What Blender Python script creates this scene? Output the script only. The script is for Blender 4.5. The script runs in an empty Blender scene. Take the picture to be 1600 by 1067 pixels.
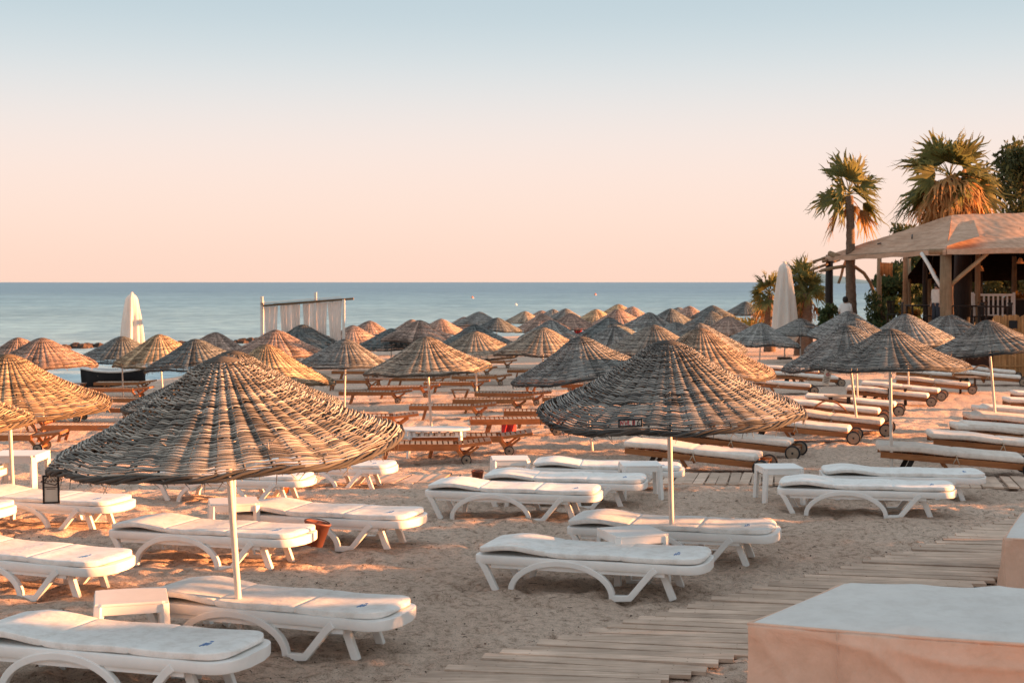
import bpy, bmesh, math, random
import numpy as np
from mathutils import Vector, Matrix, Euler, noise
R = math.radians
rnd = random.Random(7)
F = 2222.0; HZ = 441.0; CAM = 2.6; SEA = -2.0
sc = bpy.context.scene
col = sc.collection

# ------------------------------------------------------------------ helpers
class MB:
    def __init__(s): s.v = []; s.f = []; s.t = []
    def add(s, vs, fs, tone=None):
        o = len(s.v); s.v += [tuple(p) for p in vs]; s.f += [tuple(i + o for i in f) for f in fs]
        s.t += ([tone if tone is not None else 0.5] * len(vs)) if not isinstance(tone, (list, tuple)) else list(tone)
    def box(s, c, size, rot=None, tone=None):
        hx, hy, hz = size[0] / 2, size[1] / 2, size[2] / 2
        p = [Vector((x, y, z)) for x in (-hx, hx) for y in (-hy, hy) for z in (-hz, hz)]
        if rot is not None: p = [rot @ q for q in p]
        p = [q + Vector(c) for q in p]
        s.add(p, [(0, 1, 3, 2), (4, 6, 7, 5), (0, 4, 5, 1), (2, 3, 7, 6), (0, 2, 6, 4), (1, 5, 7, 3)], tone)
    def beam(s, a, b, w, h, up=(0, 0, 1), tone=None):
        a = Vector(a); b = Vector(b); d = (b - a); L = d.length; d.normalize()
        y = Vector(up).cross(d)
        if y.length < 1e-4: y = Vector((0, 1, 0)).cross(d)
        y.normalize(); z = d.cross(y)
        m = Matrix((d, y, z)).transposed()
        s.box((a + b) / 2, (L, w, h), m, tone)
    def tube(s, path, r, n=8, cap=True, tone=None, closed=False):
        path = [Vector(p) for p in path]; N = len(path)
        rr = r if isinstance(r, (list, tuple)) else [r] * N
        vs = []; fs = []; prev = None
        for i, p in enumerate(path):
            if closed: t = path[(i + 1) % N] - path[i - 1]
            else: t = path[min(i + 1, N - 1)] - path[max(i - 1, 0)]
            t.normalize()
            ref = prev if prev is not None else (Vector((0, 0, 1)) if abs(t.z) < .9 else Vector((1, 0, 0)))
            x = ref - t * ref.dot(t); x.normalize(); prev = x; y = t.cross(x)
            for k in range(n):
                a = 2 * math.pi * k / n
                vs.append(p + (x * math.cos(a) + y * math.sin(a)) * rr[i])
        for i in range(N if closed else N - 1):
            j = (i + 1) % N
            for k in range(n):
                fs.append((i * n + k, i * n + (k + 1) % n, j * n + (k + 1) % n, j * n + k))
        if cap and not closed:
            fs.append(tuple(range(n - 1, -1, -1))); fs.append(tuple((N - 1) * n + k for k in range(n)))
        s.add(vs, fs, tone)
    def ribbon(s, path, w, h, tone=None):
        """rectangular sweep of a path lying in an XZ plane; w = width in Y, h = thickness in the plane"""
        path = [Vector(p) for p in path]; N = len(path); vs = []; fs = []
        for i, p in enumerate(path):
            t = path[min(i + 1, N - 1)] - path[max(i - 1, 0)]; t.normalize()
            nrm = Vector((-t.z, 0, t.x)); hh = h[i] if isinstance(h, (list, tuple)) else h
            for a, b in ((-1, -1), (1, -1), (1, 1), (-1, 1)):
                vs.append(p + nrm * (a * hh / 2) + Vector((0, b * w / 2, 0)))
        for i in range(N - 1):
            for k in range(4):
                fs.append((i * 4 + k, i * 4 + (k + 1) % 4, i * 4 + 4 + (k + 1) % 4, i * 4 + 4 + k))
        fs.append((3, 2, 1, 0)); e = (N - 1) * 4; fs.append((e, e + 1, e + 2, e + 3))
        s.add(vs, fs, tone)
    def lathe(s, prof, n=16, c=(0, 0, 0), axis='z', tone=None):
        vs = []; fs = []; c = Vector(c)
        for r_, z_ in prof:
            for k in range(n):
                a = 2 * math.pi * k / n
                p = Vector((r_ * math.cos(a), r_ * math.sin(a), z_))
                if axis == 'y': p = Vector((p.x, p.z, p.y))
                vs.append(p + c)
        for i in range(len(prof) - 1):
            for k in range(n):
                fs.append((i * n + k, i * n + (k + 1) % n, (i + 1) * n + (k + 1) % n, (i + 1) * n + k))
        fs.append(tuple(range(n - 1, -1, -1))); fs.append(tuple((len(prof) - 1) * n + k for k in range(n)))
        s.add(vs, fs, tone)
    def grid(s, rows, tone=None, flip=False):
        """rows: list of equal-length point lists"""
        n = len(rows[0]); vs = [p for r_ in rows for p in r_]; fs = []
        for i in range(len(rows) - 1):
            for k in range(n - 1):
                q = (i * n + k, i * n + k + 1, (i + 1) * n + k + 1, (i + 1) * n + k)
                fs.append(q[::-1] if flip else q)
        s.add(vs, fs, tone)
    def soft(s, xs, hw, hh, zc, n=20, e=4.0, yc=lambda x: 0, tone=None):
        """cushion: a superellipse section swept along x"""
        vs = []; fs = []
        for x in xs:
            for k in range(n):
                a = 2 * math.pi * (k + .5) / n; ca, sa = math.cos(a), math.sin(a)
                y = math.copysign(abs(ca) ** (2 / e), ca) * hw(x); z = math.copysign(abs(sa) ** (2 / e), sa) * hh(x)
                vs.append((x, yc(x) + y, zc(x) + z))
        N = len(xs)
        for i in range(N - 1):
            for k in range(n):
                fs.append((i * n + k, i * n + (k + 1) % n, (i + 1) * n + (k + 1) % n, (i + 1) * n + k))
        fs.append(tuple(range(n - 1, -1, -1))); fs.append(tuple((N - 1) * n + k for k in range(n)))
        s.add(vs, fs, tone)
    def build(s, name, mat, parent=None, smooth=False, bevel=0, loc=None, sharp=0):
        me = bpy.data.meshes.new(name); me.from_pydata(s.v, [], s.f)
        if not bevel:
            at = me.attributes.new('tone', 'FLOAT', 'POINT'); at.data.foreach_set('value', s.t)
        bm = bmesh.new(); bm.from_mesh(me)
        bmesh.ops.recalc_face_normals(bm, faces=bm.faces)
        if bevel:
            ed = [e for e in bm.edges if len(e.link_faces) == 2 and e.calc_face_angle(0) > .6]
            bmesh.ops.bevel(bm, geom=ed, offset=bevel, segments=2, affect='EDGES', profile=.6)
        bm.to_mesh(me); bm.free()
        if smooth:
            me.polygons.foreach_set('use_smooth', [True] * len(me.polygons))
            if sharp: me.set_sharp_from_angle(angle=R(sharp))
        me.materials.append(mat)
        o = bpy.data.objects.new(name, me); col.objects.link(o)
        if parent is not None: o.parent = parent
        if loc is not None: o.location = loc
        return o

def tag(o, label=None, cat=None, group=None, kind=None):
    if label: o['label'] = label
    if cat: o['category'] = cat
    if group: o['group'] = group
    if kind: o['kind'] = kind
    return o
def empty(name, loc=(0, 0, 0), rot=(0, 0, 0)):
    o = bpy.data.objects.new(name, None); col.objects.link(o); o.location = loc; o.rotation_euler = rot; o.empty_display_size = .2
    return o
def copy_tree(o, parent=None):
    c = o.copy(); col.objects.link(c)
    if parent is not None: c.parent = parent
    for ch in list(o.children): copy_tree(ch, c)
    return c

# ------------------------------------------------------------------ materials
def lin(c):
    return tuple(((x / 255) / 12.92 if x / 255 <= .04045 else ((x / 255 + .055) / 1.055) ** 2.4) for x in c) + (1,)
class NT:
    def __init__(s, name):
        s.m = bpy.data.materials.new(name); s.m.use_nodes = True; s.t = s.m.node_tree; s.n = s.t.nodes
        s.b = s.n['Principled BSDF']; s.out = s.n['Material Output']
    def new(s, ty, **kw):
        n = s.n.new(ty)
        for k, v in kw.items():
            if k in ('ins',):
                for i, x in v.items(): n.inputs[i].default_value = x
            else: setattr(n, k, v)
        return n
    def link(s, a, b): s.t.links.new(a, b)
    def coord(s, kind='Object'): return s.new('ShaderNodeTexCoord').outputs[kind]
    def noise(s, scale, vec=None, detail=4, rough=.6, dist=0):
        n = s.new('ShaderNodeTexNoise'); n.inputs['Scale'].default_value = scale; n.inputs['Detail'].default_value = detail
        n.inputs['Roughness'].default_value = rough; n.inputs['Distortion'].default_value = dist
        if vec is not None: s.link(vec, n.inputs['Vector'])
        return n.outputs['Fac']
    def ramp(s, fac, stops):
        n = s.new('ShaderNodeValToRGB'); e = n.color_ramp.elements
        while len(e) < len(stops): e.new(.5)
        for i, (p, c) in enumerate(stops):
            e[i].position = p; e[i].color = c if len(c) == 4 else tuple(c) + (1,)
        s.link(fac, n.inputs['Fac']); return n.outputs['Color']
    def mapping(s, vec, scale):
        n = s.new('ShaderNodeMapping'); n.inputs['Scale'].default_value = scale; s.link(vec, n.inputs['Vector']); return n.outputs['Vector']
    def mix(s, fac, a, b, mode='MIX'):
        n = s.new('ShaderNodeMix'); n.data_type = 'RGBA'; n.blend_type = mode
        for i, x in ((0, fac), (6, a), (7, b)):
            if hasattr(x, 'is_linked') or hasattr(x, 'node'): s.link(x, n.inputs[i])
            else: n.inputs[i].default_value = x
        return n.outputs[2]
    def bump(s, h, strength=.3, dist=.02):
        n = s.new('ShaderNodeBump'); n.inputs['Strength'].default_value = strength; n.inputs['Distance'].default_value = dist
        s.link(h, n.inputs['Height']); s.link(n.outputs['Normal'], s.b.inputs['Normal'])
    def base(s, c):
        if hasattr(c, 'node'): s.link(c, s.b.inputs['Base Color'])
        else: s.b.inputs['Base Color'].default_value = c
    def done(s, rough=.7, spec=.3):
        s.b.inputs['Roughness'].default_value = rough; s.b.inputs['Specular IOR Level'].default_value = spec; return s.m
def g(v, *r):
    return (v, v, v, 1) if not r else (v, r[0], r[1], 1)

def simple(name, c1, c2, scale=6, rough=.7, spec=.25, bump=.15, stretch=(1, 1, 1), bscale=None, dist=.01):
    t = NT(name); v = t.mapping(t.coord(), stretch)
    f = t.noise(scale, v, 5, .65); t.base(t.ramp(f, [(.3, c1), (.7, c2)]))
    if bump: t.bump(t.noise(bscale or scale * 5, v, 4), bump, dist)
    return t.done(rough, spec)

def mat_wicker():
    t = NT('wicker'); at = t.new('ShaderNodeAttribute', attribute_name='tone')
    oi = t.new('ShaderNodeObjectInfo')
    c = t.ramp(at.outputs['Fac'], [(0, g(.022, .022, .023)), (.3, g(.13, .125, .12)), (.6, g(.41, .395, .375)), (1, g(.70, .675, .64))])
    f = t.noise(3.5, t.coord(), 4, .6)
    c = t.mix(1, c, t.ramp(f, [(.25, g(.68)), (.7, g(1.12, 1.08, 1.02))]), 'MULTIPLY')
    c = t.mix(1, c, oi.outputs['Color'], 'MULTIPLY')
    t.base(c); t.bump(t.noise(160, t.coord(), 2), .35, .004)
    return t.done(.75, .25)
def mat_sand():
    t = NT('sand'); v = t.coord()
    n1 = t.noise(.45, v, 5, .55); n2 = t.noise(14, v, 6, .7); n3 = t.noise(90, v, 3, .7)
    c = t.ramp(n1, [(.3, g(.68, .505, .395)), (.7, g(.83, .65, .525))])
    c = t.mix(1, c, t.ramp(n2, [(.34, g(.54, .49, .45)), (.5, g(.96, .94, .92)), (.68, g(1.1))]), 'MULTIPLY')  # dark clump contrast raised to paint relief shade into the sand colour
    c = t.mix(.8, c, t.ramp(n3, [(.36, g(.35, .3, .27)), (.45, g(1)), (.6, g(1)), (.78, g(1.2))]), 'MULTIPLY')
    n4 = t.noise(34, v, 2, .5)
    c = t.mix(1, c, t.ramp(n4, [(.71, g(1)), (.76, g(.3, .24, .2))]), 'MULTIPLY')
    t.base(c)
    a = t.new('ShaderNodeMath', operation='ADD'); t.link(t.noise(22, v, 6, .7), a.inputs[0]); t.link(t.noise(5, v, 3, .5), a.inputs[1])
    t.bump(a.outputs[0], 1.0, .06)
    return t.done(.95, .1)
def mat_wood(name, c1, c2, rough=.6, ax=0, spec=.25):
    t = NT(name); st = [14, 14, 14]; st[ax] = .8
    v = t.mapping(t.coord(), st); f = t.noise(2.2, v, 6, .65, .4); oi = t.new('ShaderNodeObjectInfo')
    c = t.ramp(f, [(.28, c1), (.72, c2)])
    big = t.noise(2.5, t.coord(), 3); c = t.mix(.7, c, t.ramp(big, [(.3, g(.62)), (.7, g(1.15))]), 'MULTIPLY')
    at = t.new('ShaderNodeAttribute', attribute_name='tone')
    c = t.mix(.6, c, t.ramp(at.outputs['Fac'], [(0, g(.55)), (.5, g(1)), (1, g(1.35))]), 'MULTIPLY')
    c = t.mix(.5, c, t.ramp(oi.outputs['Random'], [(0, g(.6)), (1, g(1.35))]), 'MULTIPLY')
    t.base(c); t.bump(f, .35, .006); return t.done(rough, spec)
def mat_leaf(name, c1, c2, trans=.3, scale=1.2):
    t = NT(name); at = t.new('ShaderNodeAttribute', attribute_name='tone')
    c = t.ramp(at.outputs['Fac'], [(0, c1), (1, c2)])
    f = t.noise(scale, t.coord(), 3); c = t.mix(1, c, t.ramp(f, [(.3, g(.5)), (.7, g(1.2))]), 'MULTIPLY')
    t.base(c); t.done(.6, .25)
    tr = t.new('ShaderNodeBsdfTranslucent'); t.link(c, tr.inputs['Color'])
    mx = t.new('ShaderNodeMixShader'); mx.inputs[0].default_value = trans
    t.link(t.b.outputs[0], mx.inputs[1]); t.link(tr.outputs[0], mx.inputs[2]); t.link(mx.outputs[0], t.out.inputs[0])
    return t.m
def mat_fabric(name, c1, c2, trans=0, wr=3, bs=.35, bd=.03, dirt=.0):
    t = NT(name); v = t.coord(); f = t.noise(wr, v, 5, .6, .6)
    c = t.ramp(t.noise(2.3, v, 5, .7), [(.3, c1), (.7, c2)])
    if dirt: c = t.mix(dirt, c, t.ramp(t.noise(9, v, 6, .75), [(.35, g(.55, .47, .4)), (.55, g(1))]), 'MULTIPLY')
    t.base(c); t.bump(f, bs, bd); t.done(.85, .15)
    if trans:
        tr = t.new('ShaderNodeBsdfTranslucent'); t.link(c, tr.inputs['Color'])
        mx = t.new('ShaderNodeMixShader'); mx.inputs[0].default_value = trans
        t.link(t.b.outputs[0], mx.inputs[1]); t.link(tr.outputs[0], mx.inputs[2]); t.link(mx.outputs[0], t.out.inputs[0])
    return t.m
def mat_sea():
    t = NT('sea_water'); v = t.coord('Object')
    sep = t.new('ShaderNodeSeparateXYZ'); t.link(v, sep.inputs[0])
    mr = t.new('ShaderNodeMapRange'); mr.inputs['From Min'].default_value = 60; mr.inputs['From Max'].default_value = 700
    t.link(sep.outputs['Y'], mr.inputs['Value'])
    c = t.ramp(mr.outputs[0], [(0, g(.50, .62, .645)), (.03, g(.36, .52, .57)), (.12, g(.25, .43, .50)), (.4, g(.165, .335, .43)), (1, g(.10, .23, .345))])
    w = t.mapping(v, (.05, .35, 1)); n1 = t.noise(1.0, w, 6, .7)
    w2 = t.mapping(v, (.004, .03, 1)); n2 = t.noise(1.0, w2, 4, .6)
    c = t.mix(.85, c, t.ramp(n1, [(.33, g(.68, .76, .8)), (.66, g(1.3, 1.22, 1.16))]), 'MULTIPLY')
    c = t.mix(.8, c, t.ramp(n2, [(.3, g(.8)), (.7, g(1.16))]), 'MULTIPLY')
    w3 = t.mapping(v, (.5, 1.4, 1)); n3 = t.noise(1.0, w3, 5, .7)
    c = t.mix(.85, c, t.ramp(n3, [(.36, g(.5, .62, .70)), (.5, g(1)), (.66, g(1.45, 1.36, 1.28))]), 'MULTIPLY')
    w4 = t.mapping(v, (.3, .16, 1)); n4 = t.noise(1.0, w4, 3, .6)
    c = t.mix(.75, c, t.ramp(n4, [(.36, g(.62, .70, .75)), (.52, g(1)), (.68, g(1.32, 1.26, 1.2))]), 'MULTIPLY')
    w5 = t.mapping(v, (.05, .022, 1)); n5 = t.noise(1.0, w5, 3, .6)
    c = t.mix(.6, c, t.ramp(n5, [(.36, g(.7, .76, .8)), (.64, g(1.25, 1.2, 1.15))]), 'MULTIPLY')
    t.base(c); t.bump(n3, .6, .3)
    return t.done(.42, .25)

M = {}
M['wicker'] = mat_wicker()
M['sand'] = mat_sand()
M['sea'] = mat_sea()
M['pole'] = simple('painted_pole', g(.62, .56, .50), g(.78, .72, .66), 5, .5, .3, .1, (3, 3, .6))
M['plastic'] = simple('white_plastic', g(.74, .715, .68), g(.84, .815, .78), 4, .42, .4, .06)
M['cushion'] = mat_fabric('white_cushion', g(.77, .74, .70), g(.86, .835, .795), 0, 5, .4, .02, .3)
M['cream'] = mat_fabric('cream_cushion', g(.70, .61, .53), g(.82, .73, .65), 0, 5, .35, .02, .25)
M['teak'] = mat_wood('oiled_wood', g(.34, .115, .04), g(.60, .25, .095), .5)
M['teak_light'] = mat_wood('sunbleached_wood', g(.36, .27, .19), g(.52, .42, .32), .7)
M['slat'] = mat_wood('grey_brown_slats', g(.34, .26, .19), g(.52, .42, .32), .65, 1)
M['plank'] = mat_wood('weathered_planks', g(.45, .315, .23), g(.72, .545, .43), .85, 0, .1)
M['log'] = mat_wood('log_wood', g(.20, .125, .07), g(.38, .26, .16), .8, 2)
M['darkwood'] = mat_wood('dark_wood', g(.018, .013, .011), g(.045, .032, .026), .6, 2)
M['under_roof'] = simple('painted_roof_shade', g(.006, .005, .005), g(.018, .013, .011), 3, .95, 0, .4)  # near-black colour paints in the darkness under the back roof slope
M['bamboo'] = mat_wood('bamboo', g(.26, .16, .085), g(.42, .29, .17), .6, 0)
M['rubber'] = simple('black_rubber', g(.012, .012, .014), g(.03, .03, .032), 20, .6, .3, .1)
M['hub'] = simple('wheel_disc_wood', g(.2, .14, .1), g(.34, .26, .19), 12, .6, .3, .15)
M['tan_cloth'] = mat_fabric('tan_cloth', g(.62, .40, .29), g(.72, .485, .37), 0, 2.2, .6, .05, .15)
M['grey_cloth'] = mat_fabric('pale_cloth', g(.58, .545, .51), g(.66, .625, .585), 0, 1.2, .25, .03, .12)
M['roof_cloth'] = mat_fabric('roof_cloth', g(.44, .27, .18), g(.58, .38, .27), .0, 1.2, .7, .08, .35)
def mat_roof():
    t = NT('roof_cloth'); v = t.coord()
    c = t.ramp(t.noise(.8, v, 6, .7), [(.3, g(.42, .255, .17)), (.7, g(.60, .40, .285))])
    c = t.mix(.6, c, t.ramp(t.noise(1.0, t.mapping(v, (5, .5, 9)), 5, .7), [(.34, g(.6, .55, .5)), (.6, g(1.06))]), 'MULTIPLY')
    t.base(c); w = t.new('ShaderNodeTexWave'); w.inputs['Scale'].default_value = .9; w.inputs['Distortion'].default_value = 6; w.inputs['Detail'].default_value = 3
    t.link(v, w.inputs['Vector']); t.bump(w.outputs['Fac'], .10, .03); return t.done(.9, .1)
M['roof_cloth'] = mat_roof()
M['white_cloth'] = mat_fabric('white_cloth', g(.76, .72, .66), g(.84, .80, .74), .25, 4, .5, .04)
M['curtain'] = mat_fabric('curtain_cloth', g(.80, .69, .62), g(.88, .79, .72), .55, 3, .4, .04, .1)
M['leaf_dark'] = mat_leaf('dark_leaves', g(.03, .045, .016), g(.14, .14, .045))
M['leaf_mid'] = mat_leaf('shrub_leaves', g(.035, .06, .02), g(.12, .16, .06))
M['leaf_orange'] = mat_leaf('sunlit_leaves', g(.28, .11, .02), g(.55, .30, .06))  # orange sunlight put into the leaf colour
M['palm_leaf'] = mat_leaf('palm_leaves', g(.10, .115, .035), g(.30, .27, .09), .45, .8)
M['palm_dead'] = mat_leaf('dead_palm_leaves', g(.42, .20, .07), g(.74, .44, .18), .45, .8)
M['palm_trunk'] = simple('palm_bark', g(.11, .075, .055), g(.25, .175, .125), 3, .9, .1, .9, (2, 2, 9), 6, .05)
M['bark'] = simple('tree_bark', g(.05, .035, .025), g(.12, .09, .065), 3, .9, .1, .8, (3, 3, 1), 12, .04)
M['rock'] = simple('dark_rock', g(.03, .022, .018), g(.12, .08, .06), 1.5, .9, .15, .8, (1, 1, 1), 6, .1)
M['black'] = simple('black_paint', g(.008, .008, .010), g(.018, .018, .02), 3, .6, .2, .1)
M['white'] = simple('white_paint', g(.68, .66, .63), g(.8, .78, .75), 3, .5, .3, .05)
M['terra'] = simple('brown_bucket', g(.14, .05, .035), g(.22, .085, .055), 4, .5, .3, .05)
M['orange'] = simple('orange_plastic', g(.5, .12, .04), g(.62, .18, .06), 4, .5, .3, .05)
M['reed'] = mat_wood('reed_matting', g(.48, .22, .085), g(.70, .38, .17), .85, 2, .1)
M['red'] = simple('red_cloth', g(.42, .03, .03), g(.55, .06, .05), 4, .8, .1, .1)
M['blue'] = simple('blue_print', g(.05, .16, .38), g(.09, .22, .46), 8, .6, .2, .0)
M['signface'] = simple('sign_card', g(.48, .42, .35), g(.58, .52, .44), 8, .6, .2, .0)
M['ink'] = simple('dark_ink', g(.05, .035, .03), g(.08, .055, .05), 8, .7, .2, .0)
M['redink'] = simple('red_ink', g(.36, .06, .07), g(.46, .10, .10), 8, .7, .2, .0)
M['shrubbase'] = simple('soil', g(.05, .04, .03), g(.09, .07, .05), 4, .9, .1, .3)
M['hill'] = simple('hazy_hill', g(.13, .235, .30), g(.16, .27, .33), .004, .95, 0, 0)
M['skin'] = simple('skin', g(.40, .23, .16), g(.46, .27, .19), 8, .6, .3, .0)
M['hair'] = simple('dark_hair', g(.012, .01, .01), g(.025, .02, .018), 30, .6, .3, .1)
M['trousers'] = simple('dark_trousers', g(.03, .035, .045), g(.05, .055, .07), 12, .8, .2, .1)
M['rope'] = simple('rope', g(.42, .33, .24), g(.55, .45, .34), 30, .9, .1, .3)

# ------------------------------------------------------------------ umbrella table: apex px, apex py, half width px, distance, kind, tilt, label
UMB = [
 (345, 555, 270, 10.2, 'u', -4, 'largest wicker beach parasol in the left foreground, black framed card hanging from its left rim'),
 (1043, 530, 208, 13.3, 'v', -1.5, 'large dark wicker beach parasol right of centre, small red lettered plate on its front rim'),
 (10, 552, 156, 17.0, 'o', -2, 'glowing orange sunlit wicker parasol at the left edge of the photo'),
 (-170, 547, 208, 13.0, 'o', -3, 'orange wicker parasol cut off by the left edge, only its curled right rim showing'),
 (364, 546, 174, 14.3, 'b', -2, 'wicker parasol directly behind the largest foreground parasol, its rim peeking out both sides'),
 (65, 527, 82, 33, 'p', -3, 'pinkish brown wicker parasol just above the orange sunlit parasol at left'),
 (28, 527, 62, 44, 'p', -2, 'leftmost pinkish wicker parasol before the sea, half hidden by a bigger pinkish one'),
 (190, 525, 60, 46, 'd', 0, 'dark grey wicker parasol in front of the closed cream parasol at left'),
 (248, 522, 65, 42, 'o', -2, 'peach sunlit wicker parasol just right of the closed cream parasol'),
 (304, 529, 78, 36, 'd', -3, 'dark bluish wicker parasol behind the upper left slope of the largest parasol'),
 (337, 519, 52, 55, 'p', 0, 'small pink brown wicker parasol above the tip of the largest foreground parasol'),
 (416, 537, 105, 25.7, 'o', -3, 'golden wicker parasol with dark left side, right of the largest parasol tip'),
 (431, 515, 62, 46, 'p', 0, 'pink brown wicker parasol under the left post of the curtained pavilion'),
 (472, 507, 46, 62, 'd', 0, 'dark grey wicker parasol right before the hanging curtains of the pavilion'),
 (466, 518, 46, 55, 'd', 0, 'dark green grey wicker parasol just below another dark one at the pavilion'),
 (540, 529, 70, 37.5, 'g', -1, 'grey wicker parasol on a pale pole, left of the half golden one'),
 (665, 525, 102, 26.5, 'h', -5, 'wicker parasol with brown left half and golden right half, left of centre'),
 (551, 508, 40, 68, 'p', 0, 'pink wicker parasol just right of the pavilion curtains'),
 (612, 513, 48, 58, 'd', 0, 'dark green wicker parasol behind the left slope of the half golden one'),
 (578, 501, 36, 80, 'p', 0, 'small pink wicker parasol near the sea, right of the pavilion'),
 (656, 500, 50, 56, 'p', 2, 'broad flat pink brown wicker parasol behind the half golden one'),
 (643, 499, 34, 75, 'p', 0, 'pink wicker parasol mostly hidden behind the broad flat pink brown one'),
 (689, 498, 34, 78, 'p', 0, 'small pink brown wicker parasol right of the broad flat one'),
 (725, 495, 31, 88, 'p', 0, 'small reddish wicker parasol left of the tall grey one by the sea'),
 (749, 487, 35, 84, 'g', 0, 'tall grey wicker parasol standing out before the sea at centre'),
 (777, 496, 32, 80, 'd', 0, 'small dark blue grey wicker parasol just right of the tall grey one'),
 (742, 517, 67, 41, 'h', -2, 'blue grey wicker parasol with pink lit right side behind the half golden one'),
 (741, 507, 54, 51, 'd', 0, 'grey wicker parasol top peeking above the blue grey one with pink lit side'),
 (848, 511, 71, 39, 'h', -2, 'wicker parasol with orange lit right edge, left of the tilted centre one'),
 (905, 525, 112, 24.8, 'g', -7, 'tilted grey wicker parasol at centre showing its reddish frayed underside'),
 (820, 486, 27, 99, 'h', 0, 'small pointed wicker parasol with orange right side before the sea'),
 (846, 485, 26, 108, 'p', 0, 'tiny pink wicker parasol top right of the small pointed orange sided one'),
 (847, 490, 36, 82, 'p', 0, 'pale brown wicker parasol below the tiny pink parasol top'),
 (861, 500, 43, 62, 'g', 0, 'grey green wicker parasol above the orange edged one at centre'),
 (864, 483, 25, 106, 'g', 0, 'tiny grey wicker parasol, left of a pair before the sea'),
 (884, 482, 26, 104, 'g', 0, 'tiny grey wicker parasol, right of a pair before the sea'),
 (892, 489, 33, 84, 'p', 0, 'flat brown wicker parasol with dark underside above a red striped towel'),
 (931, 483, 31, 94, 'o', 0, 'peach wicker parasol right of the flat brown one by the sea'),
 (966, 475, 26, 107, 'o', 0, 'highest small orange wicker parasol before the sea, right of centre'),
 (965, 483, 35, 86, 'p', 0, 'pink brown wicker parasol just below the highest small orange one'),
 (988, 479, 29, 97, 'p', 0, 'small tan wicker parasol right of the highest small orange one'),
 (952, 496, 42, 68, 'd', 0, 'dark green wicker parasol below the pink brown one right of centre'),
 (960, 509, 58, 49, 'g', 0, 'grey wicker parasol behind the tilted centre one'),
 (1015, 488, 38, 74, 'g', 0, 'pale grey wicker parasol above the tip of the large dark one'),
 (1021, 507, 76, 36, 'b', 0, 'broad olive brown wicker parasol right behind the tip of the large dark one'),
 (1048, 482, 31, 89, 'd', 0, 'dark grey wicker parasol by the sea, left end of a small cluster'),
 (1060, 480, 27, 102, 'g', 0, 'tiny grey wicker parasol in the middle of the far right cluster'),
 (1077, 478, 28, 98, 'p', 0, 'small pink brown wicker parasol in the far right cluster by the sea'),
 (1056, 503, 43, 64, 'g', 0, 'pale grey wicker parasol with fine ribs below the far right cluster'),
 (1113, 477, 29, 95, 'd', 0, 'dark wicker parasol at the right end of the far cluster, topmost'),
 (1111, 486, 35, 80, 'd', 0, 'dark blue wicker parasol just below the topmost dark one of the far cluster'),
 (1092, 504, 68, 41, 'g', 0, 'grey wicker parasol behind the tan and gold one right of centre'),
 (1094, 512, 117, 23.6, 'h2', -1, 'tan wicker parasol with golden right slope behind the large dark one'),
 (1189, 504, 50, 53, 'g', 0, 'pale grey wicker parasol left of the closed white parasol'),
 (1138, 494, 38, 72, 'p', 0, 'pink wicker parasol beside the low green hedge'),
 (1165, 471, 27, 105, 'd', 0, 'dark wicker parasol against the sea left of the small palms'),
 (1195, 472, 26, 112, 'd', 0, 'dark wicker parasol against the sea, right half behind the small palms'),
 (1251, 497, 40, 62, 'g', 0, 'pale blue grey wicker parasol at the foot of the closed white parasol'),
 (1326, 486, 53, 52, 'g', 0, 'broad grey wicker parasol below the tall palm trunk'),
 (1335, 497, 82, 34, 'g', -2, 'wicker parasol with pink lit right ribs below the tall palm'),
 (1321, 508, 105, 26.5, 'g', -5, 'tilted pale grey wicker parasol with frayed brown left rim at right'),
 (1390, 512, 125, 20, 'v', -1, 'dark wicker parasol at right with a small white tag hanging from its rim'),
 (1415, 490, 70, 39, 'g', -1, 'pale grey wicker parasol left of the log post of the beach bar'),
 (1482, 490, 54, 50, 'g', -1, 'pale blue grey wicker parasol in front of the log post of the beach bar'),
 (1542, 499, 94, 25.5, 'v', -3, 'dark wicker parasol near the right edge, in front of the reed fence'),
 (1642, 512, 60, 36, 'g', 0, 'grey wicker parasol cut off by the right edge of the photo'),
]
def px_world(px, py, d): return Vector(((px - 800) * d / F, d, CAM - (py - HZ) * d / F))

# ------------------------------------------------------------------ beach surface: smooth regression over the parasol feet
LEN = 2.06
ctrl = []
for (px, py, hw, d, k, tl, lb) in UMB:
    p = px_world(px, py, d); ctrl.append((p.x, d, max(-2.3, p.z - LEN), 1.0))
for x in range(-14, 18, 4):
    for y in (2, 6, 10, 13): ctrl.append((x, y, 0.0, .8))
for x, y in ((-1.6, 27), (-4.2, 37.5)): ctrl.append((x, y, -.46 if y < 30 else -.92, 1))
ctrl += [(5.0, 16, -.03, 1), (7.5, 20, -.12, 1), (20, 25, -.1, 1), (24, 40, -.2, 1), (26, 60, -.3, 1), (30, 80, -.4, 1), (35, 110, -.5, 1), (16, 50, -.42, 1), (19, 52, -.42, 1), (15, 60, -.5, 1), (60, 120, .2, 1), (60, 60, .4, 1)]
shore = [(-60, 30), (-38, 42), (-22, 56), (-16, 67), (-12, 86), (-4, 108), (8, 132), (25, 165), (50, 210), (90, 280)]
for i, (x, y) in enumerate(shore):
    ctrl.append((x, y, SEA - .02, 1.6))
    a = shore[max(0, i - 1)]; b = shore[min(len(shore) - 1, i + 1)]
    t = Vector((b[0] - a[0], b[1] - a[1])).normalized(); nrm = Vector((-t.y, t.x))
    for s_, dz in ((8, .9), (18, 1.8), (36, 3), (80, 4)): ctrl.append((x + nrm.x * s_, y + nrm.y * s_, SEA - dz, 1.2))
C = np.array(ctrl)
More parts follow.
